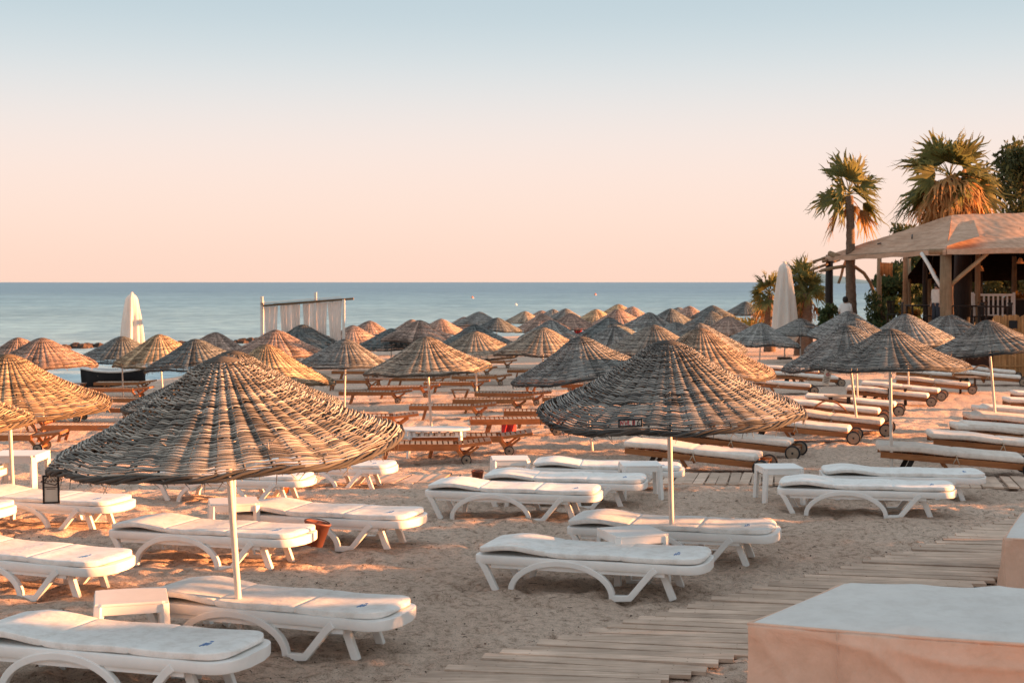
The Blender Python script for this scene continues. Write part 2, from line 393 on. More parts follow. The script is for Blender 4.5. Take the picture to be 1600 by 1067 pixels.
def ground_np(X, Y):
    X = np.asarray(X, float).ravel(); Y = np.asarray(Y, float).ravel(); out = np.empty_like(X)
    for i in range(0, len(X), 20000):
        x = X[i:i + 20000, None]; y = Y[i:i + 20000, None]
        h = 2.2 + .075 * np.clip(y, 0, 160)
        w = C[None, :, 3] * np.exp(-((x - C[None, :, 0]) ** 2 + (y - C[None, :, 1]) ** 2) / (2 * h * h)) + 1e-12 / (1 + (x - C[None, :, 0]) ** 2 + (y - C[None, :, 1]) ** 2)
        out[i:i + 20000] = (w * C[None, :, 2]).sum(1) / w.sum(1)
    return out
_gc = {}
def G(x, y):
    k = (round(x, 3), round(y, 3))
    if k not in _gc: _gc[k] = float(ground_np([x], [y])[0])
    return _gc[k]
def ground_hit(px, py):
    d = 12.0
    for _ in range(40):
        x = (px - 800) * d / F
        d = .5 * d + .5 * (CAM - G(x, d)) * F / max(5, py - HZ)
    return (px - 800) * d / F, d

FOOT = {}
def _footprints():
    r_ = random.Random(55)
    for _ in range(95):
        y = 7.8 + 17 * r_.random() ** 1.5; x = r_.uniform(-.42, .42) * y; h = r_.choice((R(40), R(10), R(-5), R(75), R(175), R(200))) + r_.gauss(0, .3); sd = 1
        for _ in range(r_.randint(5, 16)):
            h += r_.gauss(0, .07); x += .58 * math.cos(h); y += .58 * math.sin(h); sd = -sd
            fx, fy = x - sd * .1 * math.sin(h), y + sd * .1 * math.cos(h)
            e = (fx, fy, math.cos(h), math.sin(h), r_.uniform(.6, 1.15))
            for i in (-1, 0, 1):
                for j in (-1, 0, 1): FOOT.setdefault((int(fx // .4) + i, int(fy // .4) + j), []).append(e)
_footprints()
def prints(x, y):
    z = 0
    for fx, fy, c, s, k in FOOT.get((int(x // .4), int(y // .4)), ()):
        u = ((x - fx) * c + (y - fy) * s) / .14; v = (-(x - fx) * s + (y - fy) * c) / .062
        q = u * u + v * v
        if q < 7: z += k * (-.030 * math.exp(-q) + .013 * math.exp(-((q ** .5 - 1.5) / .45) ** 2))
    return z
def dune(x, y):
    """small trampled relief of the sand"""
    v = Vector((x, y, 0))
    f = max(0.0, 1 - max(0, y - 26) / 40)
    a = noise.noise(v * 1.1) * .030 + noise.noise(v * 2.7 + Vector((9, 3, 1))) * .028
    b = noise.noise(v * 6.0 + Vector((3, 7, 2)))
    c = noise.noise(v * 12.0 + Vector((1, 5, 8)))
    foot = -max(0, noise.noise(v * 3.9 + Vector((17, 4, 2))) - .10) * .12
    return (a + b * .016 + c * .010 + foot * .7) * f + prints(x, y) * .95

def make_ground():
    ys = list(np.concatenate([np.arange(4.5, 8.0, .25), 8.0 * np.exp(np.linspace(0, math.log(30 / 8.0), 420))[:], np.exp(np.linspace(math.log(30.4), math.log(330), 150))]))
    NX = 420; verts = []
    us = np.linspace(-1, 1, NX); us = np.sign(us) * (np.abs(us) * .75 + .25 * np.abs(us) ** 5)
    GX = []; GY = []
    for y in ys:
        hw = .52 * y + 5 if y < 60 else .52 * y + 5 + (y - 60) * .8
        GX.append(us * hw); GY.append(np.full(NX, y))
    Z = ground_np(np.array(GX), np.array(GY)).reshape(len(ys), NX)
    mb = MB(); rows = []
    for i, y in enumerate(ys):
        r_ = []
        for k in range(NX):
            x = GX[i][k]; z = Z[i, k]
            if y < 64 and z > SEA + .1: z += dune(x, y)
            r_.append((x, y, z))
        rows.append(r_)
    mb.grid(rows)
    o = mb.build('ground', M['sand'], None, True); tag(o, 'trampled pale sand of the beach with footprints and shade', None, None, 'structure')
    # sea: one sheet to the horizon
    mb = MB()
    yy = [20, 40, 60, 80, 110, 150, 220, 400, 800, 2000, 6000, 20000, 60000]
    rows = [[(x * (1 + y / 60), y, SEA) for x in np.linspace(-60, 60, 13)] for y in yy]
    mb.grid(rows); o = mb.build('sea', M['sea'], None); tag(o, 'calm blue grey sea reaching to the horizon', None, None, 'structure')
make_ground()

# ------------------------------------------------------------------ parasols
PROF_FLARED = [(0.0, .0), (.08, -.004), (.15, -.022), (.22, -.07), (.4, -.20), (.6, -.325), (.8, -.430), (1.0, -.522), (1.12, -.570), (1.185, -.612), (1.197, -.655)]
PROF_DOMED = [(0.0, .0), (.1, -.008), (.19, -.036), (.27, -.085), (.45, -.195), (.65, -.31), (.85, -.415), (1.03, -.508), (1.13, -.57), (1.185, -.63), (1.195, -.685)]
def _mk(PROF):
    L = [0]
    for a, b in zip(PROF, PROF[1:]): L.append(L[-1] + math.hypot(b[0] - a[0], b[1] - a[1]))
    tot = L[-1]; q = np.linspace(0, tot, 3001); r = np.interp(q, L, [p[0] for p in PROF]); z = np.interp(q, L, [p[1] for p in PROF])
    k = np.ones(121) / 121; r = np.convolve(np.pad(r, 60, 'reflect', reflect_type='odd'), k, 'valid'); z = np.convolve(np.pad(z, 60, 'reflect', reflect_type='odd'), k, 'valid')
    tx = np.gradient(r); tz = np.gradient(z); l = np.hypot(tx, tz)
    return tot, [tuple(map(float, t)) for t in zip(r, z, -tz / l, tx / l)]
def canopy_shape(seed):
    r_ = random.Random(seed); ph = [r_.uniform(0, 6.28) for _ in range(8)]; am = [r_.uniform(.5, 1) for _ in range(8)]
    def wob(a, s):
        w = s ** 1.6
        dz = w * (.020 * am[0] * math.sin(2 * a + ph[0]) + .016 * am[1] * math.sin(3 * a + ph[1]) + .012 * am[2] * math.sin(5 * a + ph[2]) + .008 * math.sin(9 * a + ph[6]))
        dr = w * (.014 * math.sin(3 * a + ph[3]) + .014 * math.sin(5 * a + ph[4]) + .008 * math.sin(11 * a + ph[5]))
        return dr, dz
    return wob
def make_canopy(seed, prof, NR=42, K=84):
    ARC, PTAB = _mk(prof); ZR = prof[-1][1]
    r_ = random.Random(seed); wob = canopy_shape(seed); mb = MB(); S = NR * 6
    nv = Vector
    def pt(a, s, off):
        r0, z0, nx, nz = PTAB[min(3000, max(0, int(s * 3000)))]
        dr, dz = wob(a, s); rr = r0 + dr + nx * off
        return rr * math.cos(a), rr * math.sin(a), z0 + dz + nz * off
    colj = [r_.gauss(0, .07) for _ in range(NR)]; gapr = [r_.random() for _ in range(K)]
    for k in range(K):
        s0 = .03 + (k / (K - 1)) * .96
        n = S if s0 > .16 else S // 2
        hw = (.0079 / ARC) * r_.uniform(.84, 1.06); base = r_.gauss(.5, .12)
        vs = []; fs = []; tn = []
        ph1, ph2 = r_.uniform(0, 6.28), r_.uniform(0, 6.28)
        hj = [r_.uniform(.74, 1.1) for _ in range(NR)]; tj = [r_.gauss(0, .11) for _ in range(NR)]; sj = [r_.gauss(0, .0022) for _ in range(NR)]
        for i in range(n):
            a = 2 * math.pi * i / n; q = NR * a / (2 * math.pi); c = int(q) % NR; c2 = (c + 1) % NR; f = q - int(q)
            bulge = abs(math.sin(math.pi * q)) * (1 if s0 > .16 else .4)
            alt = (1 if (k + c) % 2 == 0 else -1) * math.sin(math.pi * f)
            off = .0115 * bulge + .0024 * alt - .004
            ds = .003 * math.sin(4 * a + ph1) + .0025 * math.sin(7 * a + ph2) + sj[c] * (1 - f) + sj[c2] * f
            ds *= (1 if s0 > .12 else .3)
            h = hw * (hj[c] * (1 - f) + hj[c2] * f) * (1 if bulge > .35 else .85); th = .0042
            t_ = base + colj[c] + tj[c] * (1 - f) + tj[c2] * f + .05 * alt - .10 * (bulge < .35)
            for (ss, oo, tt) in ((-h, -.002, -.42), (-h * .5, th, 0), (h * .45, th, .03), (h, -.002, -.42), (0, -.006, -.4)):  # strand edges and undersides darkened, painting crevice shade into the tone
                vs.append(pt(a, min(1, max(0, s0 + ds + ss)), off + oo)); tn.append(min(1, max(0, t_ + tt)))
        for i in range(n):
            i2 = (i + 1) % n
            for c in range(5):
                c2 = (c + 1) % 5
                fs.append((i * 5 + c, i * 5 + c2, i2 * 5 + c2, i2 * 5 + c))
        if s0 > .3 and gapr[k] < .5:      # broken strands
            for _ in range(r_.randint(1, 2)):
                g0 = r_.randrange(n) * 5; ln = r_.randint(3, 10) * 5
                fs = [f for f in fs if not (g0 <= f[0] < g0 + ln)]
        mb.add(vs, fs, tn)
    # loose ends sticking out
    for _ in range(46):
        a = r_.uniform(0, 6.28); s = r_.uniform(.3, 1.0)
        p0 = nv(pt(a, s, .008)); p1 = nv(pt(a + r_.gauss(0, .05), min(1, s + r_.uniform(-.03, .04)), r_.uniform(.015, .045)))
        mb.tube([p0, (p0 + p1) / 2 + nv((0, 0, .004)), p1], [.004, .0035, .002], 3, True, r_.uniform(.2, .8))
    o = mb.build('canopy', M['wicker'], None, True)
    # ribs
    rb = MB()
    for i in range(NR):
        a = 2 * math.pi * (i + .25) / NR
        s_in = .04 if i % 2 == 0 else .28
        path = [pt(a + r_.gauss(0, .004), s_in + (1 - s_in) * q / 12, 0) for q in range(13)]
        rb.tube(path, .0085, 4, False, r_.uniform(.05, .35))
    # inner stays: struts from pole to canopy
    for i in range(6):
        a = 2 * math.pi * i / 6 + .2
        rb.tube([(.03 * math.cos(a), .03 * math.sin(a), -.42), pt(a, .62, -.03)], .014, 5, True, .2)
    r2 = rb.build('ribs', M['wicker'], o, True)
    # rim: plaited bundle
    rm = MB()
    for q in range(4):
        ph = q * math.pi / 2; path = []
        n = 96
        for i in range(n):
            a = 2 * math.pi * i / n; dr, dz = wob(a, 1); rr = 1.195 + dr; z = ZR + .007 + dz
            tw = a * 14 + ph
            path.append(((rr + .017 * math.cos(tw)) * math.cos(a), (rr + .017 * math.cos(tw)) * math.sin(a), z + .017 * math.sin(tw) + r_.gauss(0, .003)))
        rm.tube(path, .012, 5, False, r_.uniform(.08, .3), True)
    for _ in range(260):   # frayed ends
        a = r_.uniform(0, 6.28); dr, dz = wob(a, 1); rr = 1.19 + dr
        l = r_.uniform(.01, .03) if r_.random() < .7 else r_.uniform(.03, .09); a2 = a + r_.gauss(0, .05)
        rm.tube([(rr * math.cos(a), rr * math.sin(a), ZR + .012 + dz), ((rr + r_.uniform(-.03, .02)) * math.cos(a2), (rr + .0) * math.sin(a2), ZR + dz - l)], [.0045, .002], 3, False, r_.uniform(.1, .7))
    rm.build('rim', M['wicker'], o, True)
    # cap of coiled wicker
    cp = MB()
    path = []
    for i in range(90):
        q = i / 89; a = q * 2 * math.pi * 5; rr = .125 * q + .004; path.append((rr * math.cos(a), rr * math.sin(a), .010 - .028 * q * q))
    cp.tube(path, .013, 5, True, .22); cp.build('cap', M['wicker'], o, True)
    return o
TINT = {'u': (1.02, .97, .90, 1), 'v': (.74, .74, .73, 1), 'g': (.76, .79, .80, 1), 'd': (.46, .53, .56, 1), 'o': (1.45, 1.12, .76, 1), 'b': (.82, .80, .75, 1), 'p': (1.05, .80, .70, 1), 'h': (1.06, .94, .80, 1), 'h2': (1.2, .97, .78, 1)}  # own wicker tints mixed with painted sun (warm, bright) and shade (dark)
protos = [make_canopy(11 + i, PROF_FLARED if i < 3 else PROF_DOMED) for i in range(5)]
pm = MB(); pm.tube([(0, 0, -.2), (0, 0, .5), (0, 0, .93)], [.024, .0235, .022], 12)
pole_proto = pm.build('pole', M['pole'], None, True)
used = set(); pole_used = False
UM_OBJ = []
for i, (px, py, hw, d, k, tl, lb) in enumerate(UMB):
    ap = px_world(px, py, d); sc_ = hw * d / F / 1.2 * (1.0 if d < 34 else min(1.22, 1 + (d - 34) * .012))
    r_ = random.Random(100 + i)
    roll = R(tl + (r_.uniform(-2.2, 2.2) if i > 2 else 0)); pitch = R(r_.uniform(-1.5, 2.0) if i > 3 else (2.0 if i != 0 else .5))
    rot = Euler((pitch, roll, r_.uniform(0, 6.28)), 'XYZ')
    ax = Euler((pitch, roll, 0)).to_matrix() @ Vector((0, 0, 1))
    L = LEN
    for _ in range(8):
        b = ap - ax * L; L = (ap.z - G(b.x, b.y)) / ax.z
    L = max(L, 1.2); b = ap - ax * L
    root = empty('beach_parasol', b, (pitch, roll, 0))
    tag(root, lb, 'parasol', 'wicker parasols set out in rows on the beach')
    v = i if i < 3 else (r_.randrange(3) if d < 30 else 3 + (i + r_.randrange(2)) % 2)
    c = protos[v]
    if v in used: c = copy_tree(c)
    used.add(v); c.parent = root; c.location = (0, 0, L - .03); c.rotation_euler = (0, 0, rot.z); c.scale = (sc_ * r_.uniform(.97, 1.03), sc_ * r_.uniform(.97, 1.03), sc_ * (.84 if 'white tag' in lb else r_.uniform(.9, 1.1) if i > 2 else 1))
    t = TINT[k]; j = r_.uniform(.92, 1.08) * (.84 + .58 * min(1, max(0, (d - 18) / 38)))  # tint brightened with distance, painting haze into the colour
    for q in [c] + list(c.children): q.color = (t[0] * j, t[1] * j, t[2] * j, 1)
    p = pole_proto.copy() if pole_used else pole_proto
    if pole_used: col.objects.link(p)
    pole_used = True; p.parent = root; p.scale = (1, 1, L - .02)
    UM_OBJ.append((root, c, L))

# ------------------------------------------------------------------ white plastic lounger
def make_plastic_lounger():
    root = empty('sun_lounger')
    hw = .325
    fr = MB()
    def outline(x):   # half width along x: rounded foot end
        if x > .72: q = min(1, (x - .72) / .27); return hw * math.sqrt(max(0, 1 - q ** 4.2)) * .985 + .012
        if x < -.9: return hw * (1 - .5 * ((-.9 - x) / .1) ** 2 * .2)
        return hw
    xs = [-.99, -.95] + list(np.linspace(-.9, .7, 17)) + list(np.linspace(.74, .985, 12))
    fr.soft(xs, lambda x: outline(x) + .006, lambda x: .040, lambda x: .243, 24, 14)
    for x in np.linspace(-.85, .62, 10): fr.box((x, 0, .205), (.05, .5, .022))
    for s in (-1, 1): fr.box((-.1, s * .30, .2), (1.5, .025, .05))
    fr.build('frame', M['plastic'], root, True, 0, None, 35)
    arc = [(-.23 - .44 * math.cos(math.pi * (-.04 + 1.08 * q)), 0, .255 * math.sin(math.pi * (-.04 + 1.08 * q)) - .012) for q in [i / 26 for i in range(27)]]
    for s in (-1, 1):
        m = MB(); m.ribbon([(x, s * .315, z) for x, y, z in arc], .05, .05); m.build('arch_leg', M['plastic'], root, False, .008)
        m = MB(); m.ribbon([(-.95, s * .30, .235), (-.9, s * .3, .16), (-.80, s * .3, -.04)], .05, .055); m.build('leg', M['plastic'], root, False, .008)
        m = MB(); m.ribbon([(.58, s * .315, .235), (.53, s * .315, .195), (.36, s * .315, -.01), (.21, s * .315, -.02)], .05, .055); m.build('leg', M['plastic'], root, False, .008)
        m = MB(); m.ribbon([(.60, s * .2, .22), (.70, s * .2, -.03)], .045, .06); m.build('strut', M['plastic'], root, False, .008)
    ma = MB()
    seams = (-.36, .28)
    xs = sorted(set([round(v, 4) for v in list(np.linspace(-.985, -.93, 4)) + list(np.linspace(-.92, .74, 60)) + list(np.linspace(.76, .955, 14))] + [s_ + e for s_ in seams for e in (-.012, 0, .012)]))
    def hh(x):
        e = min(1, max(.05, (x + .99) / .05)) ** .5 * min(1, max(.05, (.962 - x) / .05)) ** .5
        g_ = 1 - .22 * sum(math.exp(-((x - s_) / .010) ** 2) for s_ in seams)
        return .026 * e * g_ * (1 + .02 * math.sin(x * 23))
    def w2(x):
        e = min(1, max(.3, (x + .99) / .04)) ** .4
        return (outline(x + .02) * .99 if x > .7 else hw * .995) * e * (1 - .02 * sum(math.exp(-((x - s_) / .02) ** 2) for s_ in seams))
    zc = lambda x: .306 + (.04 * math.exp(-((x + .72) / .24) ** 2)) * (1 if x > -.9 else 1) + .004 * math.sin(x * 9)
    ma.soft(xs, w2, hh, zc, 36, 9)
    mo = ma.build('mattress', M['cushion'], root, True)
    lg = MB()
    for q in range(3): lg.box((.70 + .016 * q, -.13 + .008 * q, .3335), (.007, .09 - .015 * q, .004))
    lg.box((.716, -.05, .3335), (.018, .022, .004))
    lg.build('printed_mark', M['blue'], mo)
    return root
GP = 'white plastic sun loungers with white mattresses'
PL = [
 (190, 1095, -19, 'white plastic lounger cut off by the bottom left corner, nearest of all'),
 (442, 1022, -19, 'white plastic lounger right behind the pole of the largest parasol, foot pointing right'),
 (38, 930, -19, 'white plastic lounger cut off by the left edge, below the hanging framed card'),
 (338, 886, -19, 'white plastic lounger behind the pole of the largest parasol, dark bucket at its foot'),
 (520, 855, -17, 'white plastic lounger with a brown bucket tipped beneath it, under the parasol behind'),
 (933, 932, -19, 'white plastic lounger with big arch leg in front of the large dark parasol pole'),
 (1056, 880, -19, 'white plastic lounger behind the small side table at the large dark parasol'),
 (806, 812, -12, 'white plastic lounger at centre with its arch leg fully in view'),
 (884, 792, -12, 'white plastic lounger with sunlit foot, partly behind the centre one'),
 (952, 768, -8, 'white plastic lounger farthest back at centre, behind two side tables'),
 (1354, 807, -12, 'white plastic lounger at right before the plank path, arch leg facing front'),
 (1410, 783, -8, 'white plastic lounger at right, behind the pole of the tagged dark parasol'),
 (75, 827, -17, 'sunlit white plastic lounger at left behind the hanging framed card'),
 (-112, 840, -17, 'white plastic lounger of which only the foot shows at the left edge'),
 (373, 785, -10, 'white plastic lounger seen just under the front rim of the largest parasol'),
 (512, 762, -8, 'white plastic lounger just right of the largest parasol rim, beside the wooden ones'),
 (-105, 772, -10, 'white plastic lounger foot at far left beside the white table'),
]
proto = make_plastic_lounger()
for i, (px, py, yaw, lb) in enumerate(PL):
    o = proto if i == 0 else copy_tree(proto)
    x, d = ground_hit(px, py); d += .33; x = (px - 800) * d / F
    o.location = (x, d, G(x, d) + .015); o.rotation_euler = (R(rnd.uniform(-.6, .6)), R(rnd.uniform(-.8, .8)), R(yaw + rnd.uniform(-2, 2)))
    o['label'] = lb; tag(o, None, 'sun lounger', GP)
    for q in o.children:
        if q.name.startswith('mattress'): q.location = (rnd.uniform(-.025, .015), rnd.uniform(-.012, .012), 0); q.rotation_euler = (0, 0, R(rnd.uniform(-1.2, 1.2))); q.scale = (1, rnd.uniform(.97, 1.0), rnd.uniform(.985, 1.02))

# ------------------------------------------------------------------ wooden loungers
def wheel(parent, loc, r=.115):
    w = MB(); w.lathe([(r * .82, -.02), (r, -.022), (r, .022), (r * .82, .02)], 24, loc, 'y'); o = w.build('wheel', M['rubber'], parent, True)
    h = MB(); h.lathe([(.02, -.024), (r * .8, -.022), (r * .8, .022), (.02, .024)], 20, loc, 'y'); h.build('hub', M['hub'], o, False)
    h = MB(); h.lathe([(.018, -.034), (.018, .034)], 10, loc, 'y'); h.build('axle_cap', M['rubber'], o, False)
    return o
def make_wood_lounger():
    root = empty('wooden_lounger'); hw = .31
    fr = MB()
    for s in (-1, 1): fr.box((-.24, s * hw, .285), (1.56, .03, .11), None, rnd.uniform(.4, .6))
    fr.box((-1.005, 0, .29), (.028, 2 * hw + .02, .08)); fr.box((.5, 0, .28), (.03, 2 * hw - .03, .06))
    fr.build('frame', M['teak'], root, False, .004)
    sl = MB()
    for i in range(16): sl.box((-.94 + i * .0905, 0, .318), (.066, 2 * hw - .032, .016), None, rnd.uniform(.3, .7))
    sl.build('slats', M['slat'], root)
    bk = MB(); rot = Matrix.Rotation(-R(7), 3, 'Y'); pv = Vector((.52, 0, .30))
    for s in (-1, 1): bk.box(pv + rot @ Vector((.27, s * (hw - .02), .0)), (.56, .026, .05), rot)
    bk.box(pv + rot @ Vector((.54, 0, .0)), (.03, 2 * hw - .07, .05), rot)
    for i in range(6): bk.box(pv + rot @ Vector((.05 + i * .088, 0, .02)), (.066, 2 * hw - .07, .015), rot, rnd.uniform(.3, .7))
    bk.build('backrest', M['teak'], root, False, .003)
    for s in (-1, 1):
        m = MB(); m.beam((-.62, s * (hw - .03), .26), (-.70, s * (hw - .03), -.03), .04, .06); m.build('leg', M['teak'], root, False, .004)
        m = MB(); m.beam((.50, s * (hw - .03), .26), (.64, s * (hw - .03), .08), .04, .06); m.build('leg', M['teak'], root, False, .004)
        m = MB(); m.beam((.86, s * (hw - .09), .29), (.62, s * (hw - .09), .11), .025, .04); m.build('strut', M['teak'], root, False, .003)
        wheel(root, (.66, s * (hw + .02), .085), .085)
    m = MB(); m.beam((.66, -hw - .01, .085), (.66, hw + .01, .085), .035, .035); m.build('axle', M['teak'], root, False, .003)
    m = MB(); m.beam((-.66, -hw + .05, .10), (-.66, hw - .05, .10), .03, .04); m.build('crossbar', M['teak'], root, False, .003)
    return root
GW = 'bare wooden loungers on wheels'
WL = [
 (665, 727, 3, 'bare wooden lounger with glowing orange rail, nearest one, right of the largest parasol rim'),
 (735, 713, 3, 'bare wooden lounger with two small wheels, just behind the white round table'),
 (815, 682, 2, 'bare wooden lounger with bright orange rail left of the large dark parasol rim'),
 (706, 656, 0, 'bare wooden lounger crossing behind the pole of the half golden parasol'),
 (770, 645, 0, 'bare wooden lounger behind and right of the half golden parasol pole'),
 (575, 675, 4, 'bare wooden lounger with a small wheel, just right of the largest parasol'),
 (512, 690, 3, 'bare wooden lounger whose raised end peeks over the largest parasol slope'),
 (586, 631, 1, 'bare wooden lounger under the grey parasol on the pale pole'),
 (632, 622, 2, 'bare wooden lounger under the left rim of the half golden parasol'),
 (550, 610, 0, 'bare wooden lounger farthest left below the grey parasol on the pale pole'),
 (713, 614, 0, 'bare wooden lounger in deep shade under the golden rim of the half golden parasol'),
 (752, 603, 0, 'bare wooden lounger just right of the two thin pale poles at centre'),
 (800, 634, 0, 'bare wooden lounger left of the frayed rim of the tilted centre parasol'),
 (735, 588, 0, 'bare wooden lounger far back behind the two thin pale poles at centre'),
 (770, 576, 0, 'bare wooden lounger far back below the orange edged parasol at centre'),
 (640, 590, 0, 'bare wooden lounger far back in shade behind the half golden parasol'),
 (835, 592, 0, 'bare wooden lounger hidden under the left part of the tilted centre parasol'),
 (10, 708, 2, 'bare wooden lounger with orange raised end at the left edge, behind the bright pole'),
 (150, 690, 2, 'bare wooden lounger running behind the upper left slope of the largest parasol'),
 (84, 660, 0, 'bare wooden lounger in shade under the orange parasol at left'),
 (20, 682, 0, 'bare wooden lounger at the left edge between two others'),
 (198, 642, 0, 'bare wooden lounger right of the orange parasol at left, seen end on'),
 (185, 624, 0, 'bare wooden lounger next to the dark boat hull at left'),
 (195, 612, 0, 'bare wooden lounger nearest the dark boat hull, farthest back at left'),
 (910, 642, 0, 'bare wooden lounger beneath the tilted centre parasol'),
 (862, 668, 0, 'bare wooden lounger with dark square legs behind the left rim of the large dark parasol'),
 (655, 606, 0, 'bare wooden lounger between the pale pole parasol and the half golden one, farther back'),
 (858, 612, 0, 'bare wooden lounger in shade below the left end of the tilted centre parasol'),
 (700, 578, 0, 'bare wooden lounger far back, shaded, left of the two thin pale poles'),
 (560, 594, 0, 'bare wooden lounger far back, left of the grey parasol on the pale pole'),
 (930, 618, 0, 'bare wooden lounger under the right half of the tilted centre parasol'),
 (240, 660, 1, 'bare wooden lounger hidden behind the apex side of the largest parasol'),
]
wp = make_wood_lounger()
for i, (px, py, yaw, lb) in enumerate(WL):
    o = wp if i == 0 else copy_tree(wp)
    x, d = ground_hit(px, py); d += .33; x = (px - 800) * d / F
    o.location = (x, d, G(x, d) + .01); o.rotation_euler = (0, R(rnd.uniform(-.6, .6)), R(yaw + rnd.uniform(-2, 2)))
    o['label'] = lb; tag(o, None, 'lounger', GW)

def make_cushion_lounger():
    root = empty('cushioned_lounger'); hw = .33
    # frame slopes from the raised end (left) down to the wheels
    za = lambda x: .30 - (x + 1.05) * .075
    fr = MB()
    for s in (-1, 1): fr.beam((-1.04, s * hw, za(-1.04)), (1.02, s * hw, za(1.02)), .03, .085)
    for x in np.linspace(-1.0, .98, 14): fr.box((x, 0, za(x) + .015), (.07, 2 * hw - .04, .018), None, rnd.uniform(.3, .7))
    fr.build('frame', M['teak'], root, False, .004)
    for s in (-1, 1):
        m = MB(); m.beam((-.60, s * (hw - .035), .24), (-.74, s * (hw - .035), -.03), .04, .065); m.build('leg', M['darkwood'], root, False, .004)
        m = MB(); m.beam((-.20, s * (hw - .035), .2), (-.12, s * (hw - .035), .08), .03, .05); m.build('bracket', M['teak'], root, False, .004)
        wheel(root, (.98, s * (hw + .045), .118), .122)
    m = MB(); m.beam((.98, -hw - .03, .118), (.98, hw + .03, .118), .04, .04); m.build('axle', M['teak_light'], root, False, .003)
    ma = MB(); seams = (-.02,)
    xs = sorted(list(np.linspace(-1.08, -1.03, 5)) + list(np.linspace(-1.02, .86, 56)) + list(np.linspace(.87, .91, 5)))
    def hh(x):
        e = min(1, max(.06, (x + 1.085) / .04)) ** .5 * min(1, max(.06, (.915 - x) / .04)) ** .5
        return .052 * e * (1 - .25 * sum(math.exp(-((x - s_) / .02) ** 2) for s_ in seams)) * (1 + .04 * math.sin(x * 11))
    def w2(x):
        e = min(1, max(.3, (x + 1.085) / .03)) ** .35 * min(1, max(.3, (.915 - x) / .03)) ** .35
        return hw * 1.0 * e
    ma.soft(xs, w2, hh, lambda x: za(x) + .092 + .02 * math.exp(-((x + .5) / .3) ** 2), 28, 5)
    mo = ma.build('mattress', M['cream'], root, True)
    for s in (-1, 1):
        tb = MB(); tb.tube([(-.02, s * (hw + .004), za(0) + .09), (-.0, s * (hw + .02), za(0) + .02), (.03, s * (hw + .02), za(0) - .06)], .008, 5); tb.tube([(-.02, s * (hw + .012), za(0) + .04), (-.06, s * (hw + .022), za(0) - .03)], .007, 5)
        tb.build('tie', M['rope'], mo, True)
    return root
GC = 'wheeled wooden loungers with cream mattresses'
CL = [
 (1092, 740, -20, 'cream cushioned wooden lounger with two dark wheels, nearest, under the large dark parasol'),
 (1150, 716, -20, 'cream cushioned wooden lounger with reddish wheel just behind the nearest one'),
 (1248, 693, -19, 'cream cushioned wooden lounger with pale wheel disc, right of the large dark parasol'),
 (1303, 680, -19, 'cream cushioned wooden lounger paired behind the pale wheeled one'),
 (1305, 661, -19, 'cream cushioned wooden lounger with a curved armrest behind the leaning thin pole'),
 (1335, 649, -19, 'cream cushioned wooden lounger with black wheels left of the straight front pole'),
 (1392, 634, -19, 'cream cushioned wooden lounger with orange wheel disc at right'),
 (1412, 625, -19, 'cream cushioned wooden lounger with a glowing sunlit end at right'),
 (1462, 615, -18, 'pale blue topped cushioned lounger under the tagged dark parasol rim'),
 (1455, 600, -18, 'cushioned wooden lounger tucked behind the pale blue topped one'),
 (1545, 603, -20, 'cushioned lounger with one black wheel below the reed fence at right'),
 (1540, 594, -20, 'cushioned lounger with curved armrest next to the reed fence at right'),
 (1262, 604, -6, 'grey cushioned lounger beneath the tilted pale grey parasol at right'),
 (1236, 592, -6, 'grey cushioned lounger farther back beneath the tilted pale grey parasol'),
 (1215, 617, -6, 'cushioned lounger beside the golden rim tip right of centre'),
 (1492, 746, -10, 'large cream cushioned wooden lounger at the right edge in front of a leaning pole'),
 (1562, 724, -8, 'flat white cushioned lounger behind the large one at the right edge'),
 (1592, 707, -5, 'lounger with a folded double cushion at the right edge'),
 (1604, 688, -5, 'cushioned lounger, second one up from the folded double cushion at the right edge'),
 (1612, 674, -5, 'cushioned lounger, third one up from the folded double cushion at the right edge'),
 (1650, 655, -5, 'cushioned lounger mostly beyond the right edge, second from the back there'),
 (1655, 642, -5, 'cushioned lounger mostly beyond the right edge, farthest back there'),
]
cp = make_cushion_lounger()
for i, (px, py, yaw, lb) in enumerate(CL):
    o = cp if i == 0 else copy_tree(cp)
    x, d = ground_hit(px, py); d += .33; x = (px - 800) * d / F
    o.location = (x, d, G(x, d) + .01); o.rotation_euler = (0, R(rnd.uniform(-.6, .6)), R(yaw + rnd.uniform(-2, 2)))
    o['label'] = lb; tag(o, None, 'lounger', GC)
    if 'armrest' in lb:
        m = MB(); m.tube([(-.55 + .9 * q, -.36, .16 + .30 * math.sin(math.pi * q)) for q in [k / 16 for k in range(17)]], .018, 8); m.build('armrest', M['teak'], o, True)
    if 'folded' in lb:
        m = MB(); m.soft(list(np.linspace(-.9, -.86, 4)) + list(np.linspace(-.84, .2, 24)) + list(np.linspace(.22, .30, 6)), lambda x: .32, lambda x: .055 * min(1, max(.08, (.31 - x) / .08)) ** .5 * min(1, max(.08, (x + .905) / .04)) ** .5, lambda x: .42 - (x + .9) * .07, 24, 4)
        m.build('cushion', M['cream'], o, True)

